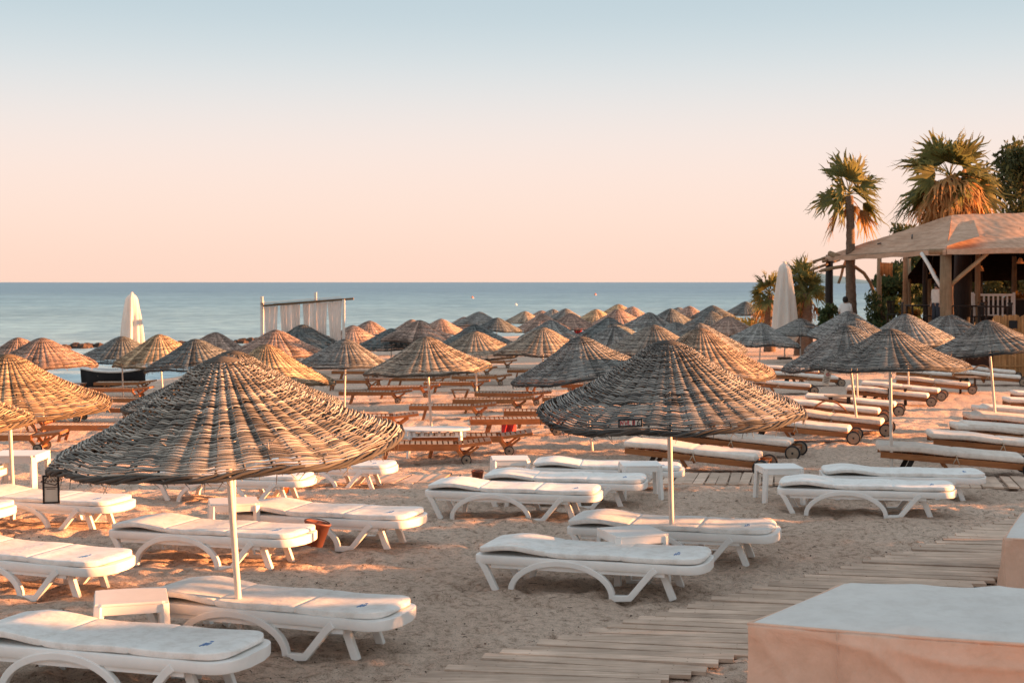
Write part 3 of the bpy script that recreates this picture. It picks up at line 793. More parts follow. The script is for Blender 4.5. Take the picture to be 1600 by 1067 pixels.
# ------------------------------------------------------------------ tables
def make_plastic_table():
    root = empty('side_table'); t = MB()
    t.soft([-.245, -.235, -.22] + list(np.linspace(-.2, .2, 9)) + [.22, .235, .245], lambda x: .245 if abs(x) < .215 else .235, lambda x: .012, lambda x: .405, 20, 9)
    for s in (-1, 1):
        t.box((0, s * .232, .37), (.44, .014, .07)); t.box((s * .232, 0, .37), (.014, .44, .07))
    t.build('tabletop', M['plastic'], root, False, .004)
    for sx in (-1, 1):
        for sy in (-1, 1):
            m = MB(); m.beam((sx * .215, sy * .215, .395), (sx * .235, sy * .235, -.03), .06, .045); m.build('leg', M['plastic'], root, False, .006)
    return root
tp = make_plastic_table()
PT = [
 (205, 9.95, 16, 'white plastic side table between the two nearest white loungers, lower left'),
 (988, 12.55, 18, 'white plastic side table beside the pole of the large dark parasol'),
 (1217, 17.4, 4, 'white plastic side table at the head of the right white loungers'),
 (797, 18.9, 4, 'white plastic side table left of the farthest centre white lounger'),
 (365, 14.6, 14, 'white plastic side table between white loungers behind the largest parasol pole'),
 (30, 19.0, 0, 'white plastic side table at the left edge behind the bright pole'),
 (1000, 17.8, 2, 'white plastic side table at the foot of the centre white loungers'),
]
for i, (px, d, yaw, lb) in enumerate(PT):
    o = tp if i == 0 else copy_tree(tp); x = (px - 800) * d / F
    o.location = (x, d, G(x, d) + .01); o.rotation_euler = (0, 0, R(yaw)); o['label'] = lb; tag(o, None, 'table', 'white plastic side tables')
    if i == 5: o.scale = (1.3, 1.3, 1.25)
def make_wood_table():
    root = empty('wooden_table'); t = MB()
    for k in range(6): t.box((0, -.2 + k * .08, .43), (.52, .07, .022), None, rnd.uniform(.3, .7))
    for s in (-1, 1): t.box((s * .2, 0, .405), (.04, .44, .028))
    t.build('tabletop', M['teak'], root, False, .003)
    for sy in (-1, 1):
        for sx in (-1, 1):
            m = MB(); m.beam((sx * .21, sy * .19, .40), (sx * .05, sy * .19, -.02), .03, .045); m.build('leg', M['teak'], root, False, .003)
    return root
wt = make_wood_table()
WT = [
 (1095, 700, 0, 'orange wooden table with crossed legs under the large dark parasol rim'),
 (719, 634, 0, 'wooden table with splayed legs behind the half golden parasol pole'),
 (829, 616, 0, 'wooden table with V shaped legs below the frayed rim of the tilted centre parasol'),
 (723, 597, 0, 'wooden table under the golden rim tip of the half golden parasol'),
 (583, 612, 0, 'wooden table with V legs, left one below the grey and half golden parasols'),
 (600, 613, 0, 'wooden table with V legs, right one below the grey and half golden parasols'),
 (1246, 602, 0, 'wooden table standing under the tilted pale grey parasol at right'),
 (120, 620, 0, 'wooden table under the right rim of the pinkish parasol at left'),
 (60, 690, 0, 'wooden table beside the thin pole at left'),
]
for i, (px, py, yaw, lb) in enumerate(WT):
    o = wt if i == 0 else copy_tree(wt); x, d = ground_hit(px, py); d += .22; x = (px - 800) * d / F
    o.location = (x, d, G(x, d)); o.rotation_euler = (0, 0, R(yaw + rnd.uniform(-4, 4))); o['label'] = lb; tag(o, None, 'table', 'small wooden beach tables')
# stools with straight dark legs on the right
def make_bench_table():
    root = empty('low_table'); t = MB()
    for k in range(4): t.box((0, -.15 + k * .1, .44), (.62, .09, .025), None, rnd.uniform(.5, .8))
    t.build('tabletop', M['teak_light'], root, False, .004)
    for sx in (-1, 1):
        for sy in (-1, 1):
            m = MB(); m.beam((sx * .2 + .05 * sy, sy * .15, .43), (sx * .2 + .05 * sy, sy * .15, -.02), .05, .05); m.build('leg', M['darkwood'], root, False, .004)
    return root
bt = make_bench_table()
for i, (px, d, lb) in enumerate([(1312, 31.6, 'low pale topped table with dark legs, left of the straight thin pole'), (1402, 35.2, 'low pale topped table with dark legs behind the tagged dark parasol pole'), (1512, 39.5, 'low pale topped table with dark legs under the right end of the tagged parasol')]):
    o = bt if i == 0 else copy_tree(bt); x = (px - 800) * d / F; o.location = (x, d, G(x, d)); o['label'] = lb; tag(o, None, 'table', 'low tables with dark legs')
# white oval table
x, d = (680 - 800) * 24.3 / F, 24.3
rt = empty('oval_table', (x, d, G(x, d)), (0, 0, R(3))); tag(rt, 'white plastic oval table with slotted skirt beside the half golden parasol pole', 'table')
m = MB(); m.soft([-.6, -.58, -.54, -.45] + list(np.linspace(-.35, .35, 8)) + [.45, .54, .58, .6], lambda x: .36 * math.sqrt(max(.02, 1 - (abs(x) / .605) ** 3)), lambda x: .018, lambda x: .49, 20, 6); m.build('tabletop', M['plastic'], rt, True)
m = MB()
for k in range(15):
    xx = -.5 + k * .0715
    if k % 2 == 0: m.box((xx, -.27, .44), (.05, .012, .09))
m.box((0, -.27, .385), (1.04, .012, .02)); m.build('skirt', M['plastic'], rt)
for sx in (-1, 1):
    for sy in (-1, 1):
        m = MB(); m.beam((sx * .42, sy * .22, .47), (sx * .46, sy * .25, -.03), .06, .05); m.build('leg', M['plastic'], rt, False, .006)

# buckets
def bucket(px, py, r, mat, lb, tilt=0):
    x, d = ground_hit(px, py); root = empty('bucket', (x, d, G(x, d) + (.02 if not tilt else r * .8)), (0, R(tilt), R(20))); tag(root, lb, 'bucket')
    m = MB(); m.lathe([(r * .75, 0), (r, r * 1.7), (r * 1.06, r * 1.7), (r * 1.06, r * 1.85), (r * .95, r * 1.85), (r * .7, r * .15), (.01, r * .12)], 20); m.build('body', mat, root, True)
    m = MB(); m.tube([(r * math.cos(a), r * .15 * math.sin(a), r * 1.8 + r * .25 * math.sin(a)) for a in [math.pi * k / 10 for k in range(11)]], .005, 5); m.build('handle', M['rubber'], root, True)
bucket(489, 868, .125, M['terra'], 'brown plastic bucket lying in the sand at the foot of a white lounger', 12)
bucket(442, 772, .10, M['orange'], 'orange plastic bucket behind a white lounger foot, under the parasol rim')
bucket(746, 755, .085, M['terra'], 'small reddish bucket left of a white side table at centre')
# red-yellow towel lying by a wooden lounger
def towel(px, py, w, h, mat, lb, striped=False, z0=.0, name='towel', zdraw=.45):
    x, d = ground_hit(px, py); m = MB()
    rows = [[(-w / 2 + w * i / 14, .05 * math.sin(i * .9 + j * .3) - .02 * j, z0 + h * (1 - j / 8)) for i in range(15)] for j in range(9)]
    m.grid(rows); root = m.build(name, mat, None, True); root.location = (x, d, G(x, d)); tag(root, lb, 'towel')
    if striped:
        s_ = MB()
        for k in range(4):
            xa = -w / 2 + w * (.12 + .24 * k)
            s_.grid([[(xa + q * w * .09, -.06 - .02 * j, z0 + h * (1 - j / 4)) for q in (0, 1)] for j in range(5)])
        s_.build('stripe', M['black'], root)
    return root
towel(903, 525, .6, .62, M['red'], 'red towel with dark stripes hanging under the flat brown parasol', True)
towel(795, 676, .3, .2, M['red'], 'small red cloth on the sand beneath an orange railed wooden lounger')

# ------------------------------------------------------------------ covered daybeds, front right
def daybed(corners, top, zb, label, sag=.05, name='covered_daybed'):
    """cloth cover over a bed; corners ordered front-left, front-right, back-right, back-left"""
    c0 = sum((Vector((x, y, 0)) for x, y in corners), Vector()) / 4
    root = empty(name, (c0.x, c0.y, zb)); tag(root, label, 'daybed')
    q = [Vector((x, y, 0)) - c0 for x, y in corners]; h = top - zb
    m = MB(); N = 40; rows = []
    for j in range(N + 1):
        r_ = []
        for i in range(N + 1):
            u, v = i / N, j / N
            p = (q[0] * (1 - u) + q[1] * u) * (1 - v) + (q[3] * (1 - u) + q[2] * u) * v
            e = min(u, 1 - u, v, 1 - v); dr = .025 * math.exp(-e / .02) + .014 * (math.sin(math.pi * u) * math.exp(-min(v, 1 - v) / .05))
            w = noise.noise(Vector((p.x * 2.2, p.y * 2.2, top))) * .016 +  .016 * noise.noise(Vector((p.x * .9 + p.y * 1.4, p.y * .5, 4))) + .020 * (1 - abs(noise.noise(Vector(((p.x * .35 - p.y) * 3.2, (p.x + p.y) * .5, 9))))) ** 6
            r_.append((p.x, p.y, h - dr + w * min(1, e / .05) - sag * .3 * math.sin(math.pi * u) * math.sin(math.pi * v)))
        rows.append(r_)
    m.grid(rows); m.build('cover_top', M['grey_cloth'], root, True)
    m = MB(); per = []
    n = 360
    for k in range(n + 1):
        t = (k / n * 4) % 4; i = int(t); f = t - i; a, b = q[i], q[(i + 1) % 4]; per.append((a.lerp(b, f), f, i))
    rows = []
    for j in range(31):
        z = h * (1 - j / 30); r_ = []
        for k, (p, f, i) in enumerate(per):
            a, b = q[i], q[(i + 1) % 4]; t = (b - a).normalized(); nrm = Vector((t.y, -t.x, 0))
            kk = k % n
            fold = (.040 * noise.noise(Vector((p.x * 3 + 5, p.y * 3, z * 1.5))) + .020 * noise.noise(Vector((p.x * 8, p.y * 8, z * 2.0)))) * min(1, j / 6) + .010 * math.sin(kk * .22) * (j / 30) ** 2 + .030 * (1 - abs(noise.noise(Vector((p.x * 1.6 + z * 1.5, p.y * 1.6, z * 2.2))))) ** 9 * min(1, j / 5) + .022 * math.exp(-min(f, 1 - f) / .03) * (j / 30)
            r_.append(tuple(p + nrm * (fold +   .006 + .03 * (j / 30)) + Vector((0, 0, z - .027 * (1 if j == 0 else 0) - .014 * math.sin(math.pi * f)))))
        rows.append(r_)
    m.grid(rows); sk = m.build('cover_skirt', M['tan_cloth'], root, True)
    se = MB()
    for f in (.22, .75):
        p = q[0].lerp(q[1], f); t = (q[1] - q[0]).normalized(); nrm = Vector((t.y, -t.x, 0))
        se.tube([tuple(p + nrm * (.02 + .03 * k / 8) + Vector((0, 0, h * (1 - k / 8) - .03))) for k in range(9)], .004, 4)
    se.build('seam', M['tan_cloth'], root, True)
    he = MB()
    he.tube([tuple(p + Vector((0, 0, h - .022 - .012 * math.sin(math.pi * f)))) for p, f, i in per[:-1:4]], .011, 6, False, None, True)
    he.build('hem', M['tan_cloth'], root, True)
    return root
daybed([(1.40, 8.43), (3.65, 7.75), (4.4, 9.28), (2.17, 9.47)], .6, .0, 'low daybed under a tan skirted cloth cover with pale top, bottom right corner')
daybed([(4.17, 12.05), (6.0, 11.8), (6.4, 13.3), (4.8, 13.4)], .45, -.01, 'daybed under a tan cloth cover cut off by the right edge beside the plank path')

# ------------------------------------------------------------------ plank paths
def plank_path(points, w, yaw, gap, label, seed):
    r_ = random.Random(seed); m = MB(); left = 0.0
    dirp = Vector((math.cos(R(yaw)), math.sin(R(yaw)))); step = .15
    for a, b in zip(points, points[1:]):
        a = Vector(a); b = Vector(b); L = (b - a).length; dr = (b - a).normalized()
        adv = step / abs(dr.x * -dirp.y + dr.y * dirp.x); t = left
        while t < L:
            c = a + dr * t; t += adv; pw = step * r_.uniform(.82, .93); l = w * r_.uniform(.98, 1.02)
            ang = R(yaw + r_.gauss(0, .8)); off = r_.gauss(0, .012)
            x, y = c.x + off, c.y; z = G(x, y) + .024 + r_.gauss(0, .003)
            rot = Matrix.Rotation(ang, 3, 'Z') @ Matrix.Rotation(R(r_.gauss(0, .4)), 3, 'Y') @ Matrix.Rotation(R(r_.gauss(0, 1.0)), 3, 'X')
            m.box((x, y, z), (l, pw, .026), rot, min(1, max(0, r_.gauss(.5, .22))))
            for q in (-.36, .36):
                for e in (-.3, .3):
                    p = Vector((x, y, z)) + rot @ Vector((q * w, e * pw, .0135)); m.box(p, (.009, .009, .003), rot, 0)
        left = t - L
        # carriers
        side = Vector((dirp.x, dirp.y))
        for q in (-.36, .36):
            p = a + side * w * q; e = b + side * w * q
            m.beam((p.x, p.y, G(p.x, p.y) + .004), (e.x, e.y, G(e.x, e.y) + .004), .07, .03, (0, 0, 1), .2)
    o = m.build('path', M['plank'], None); tag(o, label, None, None, 'structure')
plank_path([(-.6, 8.3), (.75, 9.85), (2.25, 11.3), (4.5, 13.5), (7.3, 16.9), (8.6, 18.2)], 1.5, -10, .01, 'weathered plank path running diagonally across the sand to the right', 3)
plank_path([(-2.4, 20.6), (0.2, 20.3), (3.6, 19.55), (9.4, 18.5)], 1.1, 78, .01, 'plank path crossing the beach behind the white loungers', 4)

# debris on the sand: twigs and pebbles
m = MB(); r_ = random.Random(21)
for _ in range(2300):
    d = 8.2 + 15 * r_.random() ** 1.7; x = r_.uniform(-.40, .40) * d
    z = G(round(x, 1), round(d, 1)) + dune(x, d)
    if r_.random() < .45:
        a = r_.uniform(0, 3.14); l = r_.uniform(.01, .04); m.tube([(x - l * math.cos(a), d - l * math.sin(a), z + .004), (x, d, z + .009), (x + l * math.cos(a), d + l * math.sin(a), z + .005)], r_.uniform(.001, .0028), 3, False)
    else:
        s = r_.uniform(.002, .008); m.box((x, d, z + s * .3), (s * 2, s * 1.5, s), Euler((r_.random(), r_.random(), r_.random() * 3)).to_matrix())
o = m.build('beach_litter', simple('dry_twigs', g(.06, .045, .035), g(.16, .11, .08), 30, .9, .1, 0), None); tag(o, 'scattered dry twigs and pebbles on the sand', None, None, 'stuff')

# ------------------------------------------------------------------ hanging cards and plates
def card(parent_label, loc, rot, w, h, label, framed, tagk):
    root = empty('hanging_sign', loc, rot); tag(root, label, 'sign')
    m = MB(); m.box((0, 0, 0), (w, .006, h)); m.build('card', M['signface'], root)
    if framed:
        f = MB(); t = .012
        for s in (-1, 1): f.box((s * (w / 2 - t / 2), -.004, 0), (t, .012, h)); f.box((0, -.0045, s * (h / 2 - t / 2)), (w - .001, .011, t))
        f.build('frame', M['black'], root)
    k = MB()
    if tagk == 'emblem':
        k.tube([(.062 * math.cos(a) + .012 * math.sin(3 * a), -.006, .06 + .027 * math.sin(a) + .008 * math.sin(2 * a)) for a in [2 * math.pi * q / 30 for q in range(30)]], .0035, 4, False, None, True)
        for q in range(4): k.tube([(-.04 + q * .022, -.006, .05), (-.032 + q * .022, -.006, .07), (-.022 + q * .022, -.006, .052)], .003, 4)
        k.box((0, -.005, .015), (.09, .004, .005)); k.box((0, -.005, .003), (.06, .004, .004))
        k.build('emblem', M['ink'], root)
        s_ = MB(); s_.tube([(-.02, 0, h / 2 - .01), (-.035, .0, h / 2 + .06), (-.02, .01, h / 2 + .12)], .003, 4); s_.tube([(.02, 0, h / 2 - .01), (.01, 0, h / 2 + .1)], .003, 4); s_.build('string', M['rope'], root)
    elif tagk == 'plate':
        # red lettering then dark digits 161
        x0 = -w * .40
        for q, pts in enumerate([[(0, 0), (0, 1), (.6, 0), (.6, 1)], [(0, 1), (.2, 0), (.4, .7), (.6, 0), (.8, 1)], [(0, 1), (0, 0), (.5, 0)], [(0, 0), (0, 1), (.5, 1), (.5, 0), (0, 0)]]):
            k.tube([(x0 + q * .034 + a * .034, -.006, -.018 + b * .038) for a, b in pts], .004, 4)
        k.build('lettering', M['redink'], root)
        k = MB()
        for q, pts in enumerate([[(.2, 0), (.2, 1)], [(.6, 1), (.1, .6), (.1, 0), (.6, 0), (.6, .45), (.1, .45)], [(.2, 0), (.2, 1)]]):
            k.tube([(.022 + q * .034 + a * .034, -.006, -.02 + b * .042) for a, b in pts], .004, 4)
        k.build('number', M['ink'], root)
    else:
        k.tube([(.022 * math.cos(a), -.006, .045 + .02 * math.sin(a)) for a in [2 * math.pi * q / 16 for q in range(16)]], .004, 4, False, None, True)
        k.box((0, -.005, .045), (.02, .004, .012)); k.build('emblem', M['redink'], root)
        k = MB()
        for q in range(4): k.box((0, -.005, .0 - q * .022), (.07 - .008 * (q % 2), .004, .008))
        k.build('lettering', M['ink'], root)
        s_ = MB(); s_.tube([(0, 0, h / 2 - .01), (.02, 0, h / 2 + .09)], .003, 4); s_.build('string', M['rope'], root)
p = px_world(80, 764, 9.95); card('', p, (R(2), R(-1), R(4)), .115, .20, 'black framed card with emblem hanging from the left rim of the largest parasol', True, 'emblem')
p = px_world(985, 661, 12.07); card('', p, (R(-28), R(-3), R(-12)), .205, .072, 'small red lettered plate fixed to the front rim of the large dark parasol', True, 'plate')
p = px_world(1292, 590, 19.55); card('', p, (0, R(14), R(4)), .10, .22, 'small white tag with red emblem hanging from a dark parasol rim at right', False, 'tagged')

# ------------------------------------------------------------------ closed parasols
def closed_parasol(px, py_top, d, H, w, label, mat, flare=1.0):
    x = (px - 800) * d / F; zt = CAM - (py_top - HZ) * d / F; zb = G(x, d)
    root = empty('closed_parasol', (x, d, zb)); tag(root, label, 'parasol'); h = zt - zb
    m = MB(); n = 48; rows = []
    for j in range(29):
        q = j / 28; z = h - .02 - q * (h - .55) ; base = w * (.36 + .64 * q ** .75) * (1 if q > .06 else (.25 + .75 * (q / .06) ** .5))
        if q > .86: base *= 1 - .5 * (q - .86) / .14
        r_ = []
        for k in range(n + 1):
            a = 2 * math.pi * k / n
            rr = base * (1 + .20 * math.sin(8 * a + q * 1.2) * min(1, q * 3) + .06 * math.sin(13 * a + 2 - q * 2))
            if q > .99: rr *= .9
            r_.append((rr * math.cos(a), rr * math.sin(a), z + .03 * math.sin(5 * a) * q))
        rows.append(r_)
    m.grid(rows); cl = m.build('cloth', mat, root, True)
    m = MB(); m.lathe([(w * .10, h - .03), (w * .12, h), (.02, h + .05)], 10); m.build('finial', mat, root, True)
    m = MB(); m.tube([(0, 0, -.3), (0, 0, h - .05)], .035, 10); m.build('pole', M['pole'], root, True)
    m = MB(); m.box((0, 0, .04), (.6, .6, .12)); m.build('base', M['rock'], root, False, .02)
    m = MB(); zt_ = h - .42 * h; m.tube([(w * .62 * math.cos(a), w * .62 * math.sin(a), zt_) for a in [2 * math.pi * q / 24 for q in range(24)]], .012, 5, False, None, True); m.build('tie', mat, cl, True)
closed_parasol(206, 458, 62, 3.9, .56, 'closed cream parasol standing tall against the sea at left', M['white_cloth'])
closed_parasol(1226, 410, 66, 4, .62, 'closed white parasol standing left of the palm trunk', M['white_cloth'])

# ------------------------------------------------------------------ curtained pavilion
def pavilion():
    d = 62; P = lambda px, py, dd=d: px_world(px, py, dd)
    a, b, c = P(409, 463), P(493, 457, 65), P(537, 468)
    o = Vector((a.x, d, G(a.x, d))); root = empty('curtain_pavilion', o); tag(root, 'open wooden frame hung with pale pink curtains at the water edge', 'pavilion')
    def post(p, top):
        q = p - o; m = MB(); m.beam((q.x, q.y, G(p.x, p.y) - o.z - .1), (q.x, q.y, top - o.z), .11, .11, (1, 0, 0)); m.build('post', M['pole'], root, False, .01)
    post(a, a.z); post(b, b.z); post(P(537, 468), P(537, 468).z); post(P(400, 468, 65.5) + Vector((.3, 0, 0)), P(460, 470, 65).z)
    ra, rb_ = P(409, 478), P(537, 468)
    m = MB(); m.beam(ra - o, rb_ - o + Vector((.05, 0, 0)), .10, .09); m.build('beam', M['bamboo'], root, False, .01)
    m = MB(); m.beam(ra - o + Vector((0, 3, 0)), rb_ - o + Vector((.1, 3, 0)), .12, .1); m.build('beam', M['log'], root, False, .01)
    m = MB(); bm_ = [ra + Vector((-.05, -.25, .07)), rb_ + Vector((-.1, -.2, .07)), rb_ + Vector((-.1, .35, .08)), ra + Vector((-.05, .35, .09))]
    m.grid([[bm_[0] - o, bm_[1] - o], [bm_[3] - o, bm_[2] - o]]); m.grid([[bm_[0] - o + Vector((0, 0, .05)), bm_[1] - o + Vector((0, 0, .05))], [bm_[3] - o + Vector((0, 0, .05)), bm_[2] - o + Vector((0, 0, .05))]]); m.build('roof', M['bamboo'], root)
    r_ = random.Random(5)
    for (u0, u1, back) in ((.02, .20, 0), (.22, .33, 0), (.36, .47, 0), (.50, .58, 0), (.66, .80, 0), (.80, .98, 0), (.1, .3, 1), (.45, .6, 1)):
        top0 = ra.lerp(rb_, u0) - o; top1 = ra.lerp(rb_, u1) - o; m = MB(); rows = []
        for j in range(13):
            q = j / 12; rr = []
            for k in range(25):
                u = k / 24; p = top0.lerp(top1, .5 + (u - .5) * (1 - .25 * math.sin(q * 2.6)))
                rr.append((p.x + .05 * q, p.y + back * 3 + .09 * math.sin(u * 17 + 3 * math.sin(q * 2 + u0 * 9) + r_.random() * .2) * (.4 + q * .7), p.z - .06 - q * 2.7))
            rows.append(rr)
        m.grid(rows); m.build('curtain', M['curtain'], root, True)
pavilion()

# ------------------------------------------------------------------ boat hull, rocks, buoys, mast
def boat():
    d = 57; x = (178 - 800) * d / F; root = empty('rowing_boat', (x, d, G(x, d) + .05), (0, R(-4), R(8))); tag(root, 'black hulled boat with white gunwale lying on the shore at left', 'boat')
    L = 2.5; rows = []; rim = [[], []]
    for i in range(25):
        u = i / 24; xx = -L / 2 + L * u; w = .62 * (1 - abs(2 * u - 1.1) ** 2.6) if 0 < u < 1 else 0; w = max(w, .03); sh = .55 + .30 * (1 - u) ** 2 + .12 * u ** 3
        r_ = []
        for k in range(13):
            a = math.pi * k / 12; y = -w * math.cos(a) ; z = sh * (1 - math.sin(a) ** .7)
            r_.append((xx, y, z))
        rows.append(r_); rim[0].append((xx, -w, sh)); rim[1].append((xx, w, sh))
    m = MB(); m.grid(rows); m.build('hull', M['black'], root, True)
    for q in rim:
        m = MB(); m.tube(q, .055, 6); m.build('gunwale', M['white'], root, True)
    for xx in (-.4, .5): m = MB(); m.box((xx, 0, .5), (.25, 1.0, .04)); m.build('thwart', M['teak_light'], root)
boat()
m = MB(); r_ = random.Random(31)
for _ in range(260):
    u = r_.random(); x = -33 + u * 26; y = 97 + u * 26 + r_.gauss(0, 1.2); s = r_.uniform(.25, .62)
    bm = [Vector((r_.gauss(0, 1), r_.gauss(0, 1), r_.gauss(0, .8))).normalized() for _ in range(9)]
    n = 7
    vs = []
    for j in range(4):
        for k in range(n):
            a = 2 * math.pi * k / n + j * .3; rr = s * (1, .95, .7, .25)[j] * r_.uniform(.75, 1.2); vs.append((x + rr * math.cos(a), y + rr * math.sin(a), SEA - .4 + s * (0, .5, .95, 1.2)[j]))
    fs = [(j * n + k, j * n + (k + 1) % n, (j + 1) * n + (k + 1) % n, (j + 1) * n + k) for j in range(3) for k in range(n)] + [tuple(21 + k for k in range(n))]
    m.add(vs, fs)
o = m.build('rocks', M['rock'], None); tag(o, 'low line of dark rocks in the shallows at left', None, None, 'stuff')
for px, py, mat, lb in ((738, 466, 'orange', 'orange buoy floating on the sea left of centre'), (930, 461.5, 'orange', 'orange buoy floating on the sea right of centre'), (806, 477, 'white', 'small white buoy floating on the sea at centre')):
    d = (CAM - SEA) * F / (py - HZ); x = (px - 800) * d / F; r0 = 2.2 * d / F
    root = empty('buoy', (x, d, SEA)); tag(root, lb, 'buoy')
    m = MB(); m.lathe([(r0 * .2, -r0 * .4), (r0 * .9, -r0 * .2), (r0, r0 * .3), (r0 * .7, r0 * .9), (r0 * .15, r0 * 1.2), (r0 * .1, r0 * 1.7), (.01, r0 * 1.75)], 14); m.build('float', M[mat], root, True)
    m = MB(); m.lathe([(r0 * 1.02, 0), (r0 * 1.05, r0 * .12), (r0 * 1.02, r0 * .25)], 14); m.build('band', M['white'], root, True)
x, d = (1180 - 800) * 120 / F, 120.; z = G(x, d); root = empty('thin_mast', (x, d, z)); tag(root, 'thin dark mast standing by the shore left of the small palms', 'mast')
zt = CAM - (453 - HZ) * d / F - z; m = MB(); m.tube([(0, 0, -.3), (0, 0, zt * .6), (.02, 0, zt)], [.07, .06, .04], 8); m.build('pole', M['darkwood'], root, True)
m = MB(); m.lathe([(.07, zt), (.1, zt + .06), (.02, zt + .12)], 8); m.build('finial', M['darkwood'], root, True)
# distant headland
m = MB(); rows = []
for j in range(9):
    v = j / 8; r0 = []
    for i in range(41):
        u = i / 40; x = 1035 + u * 330; h = 58 * (1 - u) ** .75 * min(1, u * 9) * (1 + .10 * noise.noise(Vector((u * 7, 1, 3)))); h = max(0, h) * math.sin(math.pi * v)
        r0.append((x, 5000 + v * 900, SEA - .5 + h))
    rows.append(r0)
m.grid(rows); o = m.build('hills', M['hill'], None, True); tag(o, 'hazy pale blue headland beyond the palms', None, None, 'structure')

# ------------------------------------------------------------------ vegetation
def leaf_cloud(m, c, rad, n, size, r_, flat=1.0):
    c = Vector(c)
    for _ in range(n):
        v = Vector((r_.gauss(0, 1), r_.gauss(0, 1), r_.gauss(0, 1))); v.normalize(); v *= rad * r_.random() ** .4; v.z *= flat
        p = c + v; s = size * r_.uniform(.6, 1.4)
        e = Euler((r_.uniform(0, 6.3), r_.uniform(0, 6.3), r_.uniform(0, 6.3))).to_matrix()
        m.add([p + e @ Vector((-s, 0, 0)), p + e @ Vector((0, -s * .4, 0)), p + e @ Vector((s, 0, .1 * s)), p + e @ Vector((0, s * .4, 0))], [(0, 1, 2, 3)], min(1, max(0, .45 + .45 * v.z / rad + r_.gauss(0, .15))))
def tree(name, loc, H, rad, seed, label, leafmat, cat='tree', n=3200, size=.16, group=None, trunk=.16):
    r_ = random.Random(seed); root = empty(name, loc); tag(root, label, cat, group)
    m = MB(); top = Vector((r_.uniform(-.3, .3), 0, H * .55)); m.tube([(0, 0, -.3), (.05, 0, H * .25), tuple(top)], [trunk, trunk * .8, trunk * .5], 8)
    cl = []
    for k in range(16):
        a = r_.uniform(0, 6.28); q = r_.random() ** .6; c = Vector((rad * .72 * q * math.cos(a), rad * .72 * q * math.sin(a), H * r_.uniform(.42, .92))); cl.append(c)
        m.tube([tuple(top * r_.uniform(.5, 1)), tuple(top.lerp(c, .5) + Vector((0, 0, .1))), tuple(c)], [trunk * .4, trunk * .25, trunk * .08], 5)
    m.build('trunk', M['bark'], root, True)
    m = MB()
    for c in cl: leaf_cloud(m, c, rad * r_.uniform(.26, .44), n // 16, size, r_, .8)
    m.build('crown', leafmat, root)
    return root
def fan_frond(m, base, az, el, L, r_, tone, droop=.5, blades=17, spread=1.9, wide=1.0, roll=0):
    """Washingtonia leaf: stalk plus a pleated fan whose tips droop"""
    d = Vector((math.cos(az) * math.cos(el), math.sin(az) * math.cos(el), math.sin(el)))
    side = Matrix.Rotation(roll, 3, d) @ Vector((-math.sin(az), math.cos(az), 0))
    st = [base + d * (L * .34 * q) + Vector((0, 0, -droop * .12 * L * q * q)) for q in (0, .5, 1)]
    m.tube(st, [.03, .022, .015], 4, False, tone * .8)
    hub = st[-1]; d2 = (st[-1] - st[-2]).normalized(); Lb = L * .72
    for k in range(blades):
        a = (k / (blades - 1) - .5) * spread * wide * 1.25
        dirv = d2 * math.cos(a) + side * math.sin(a); nr = side.cross(d2)
        lb = Lb * (1 - .22 * abs(a)) * r_.uniform(.85, 1.08); wv = side * math.cos(a) - d2 * math.sin(a)
        pts = []
        for q in (0, .35, .62, .82, 1):
            p = hub + dirv * (lb * q) + Vector((0, 0, -droop * lb * (.15 * q + .75 * max(0, q - .45) ** 1.6)))
            if q > .6: p += Vector((r_.gauss(0, .03), r_.gauss(0, .03), r_.gauss(0, .03))) * L
            pts.append(p)
        ws = [.012, .044, .038, .018, .002]; vs = []; fs = []
        for p, w in zip(pts, ws):
            vs += [p - wv * w * L * .8, p + Vector((0, 0, .018 * L)) * (1 if w > .02 else 0), p + wv * w * L * .8]
        for i in range(4):
            for c in range(2): fs.append((i * 3 + c, i * 3 + c + 1, i * 3 + 4 + c, i * 3 + 3 + c))
        m.add(vs, fs, [min(1, max(0, tone + r_.gauss(0, .1)))] * len(vs))
def palm(name, px, py_c, d, L, seed, label, n=26, tr=.2, dead=14, lean=0, deadmix=.3, trunk_top=.15, zbase=None, deadspread=6.28, deadaz=0):
    r_ = random.Random(seed); c = px_world(px, py_c, d); zb = G(c.x, d) if zbase is None else zbase
    root = empty(name, (c.x - lean, d, zb)); tag(root, label, 'palm tree'); h = c.z - zb
    m = MB(); path = []; rr = []
    for q in range(41):
        u = q / 40; path.append((lean * u ** 1.5 + .02 * math.sin(u * 9), .0, -.3 + (h + .3) * u)); rr.append(tr * (1.25 - .5 * u + .18 * math.exp(-u * 9)) * (1 + (.05 if q % 2 else -.03)))
    m.tube(path, rr, 12); m.build('trunk', M['palm_trunk'], root, True)
    top = Vector((lean, 0, h)); m = MB()
    for k in range(n):
        el = R(80 - 105 * (k / n) + r_.uniform(-10, 10)); az = k * 2.39996 + r_.uniform(-.3, .3)
        fan_frond(m, top + Vector((0, 0, .2 * (1 - k / n))), az, el, L * r_.uniform(.8, 1.08), r_, r_.uniform(.25, .75), .28 + .5 * k / n, 19, 1.9, 1.0, r_.choice((-1, 1)) * r_.uniform(.15, 1.35))
    m.build('crown', M['palm_leaf'], root, True)
    if dead:
        m = MB()
        for k in range(dead):
            el = R(r_.uniform(-32, -8) if deadmix < .5 else r_.uniform(-70, 60)); az = (k * 1.05 + .2) if deadmix < .5 else deadaz + r_.uniform(-.5, .5) * deadspread
            fan_frond(m, top - Vector((0, 0, r_.uniform(0, .5))), az, el, L * r_.uniform(.6, .95), r_, r_.uniform(.2, .9), 1.3, 15, 1.7, 1.0, r_.uniform(-.9, .9))
        m.build('dead_fronds', M['palm_dead'], root, True)
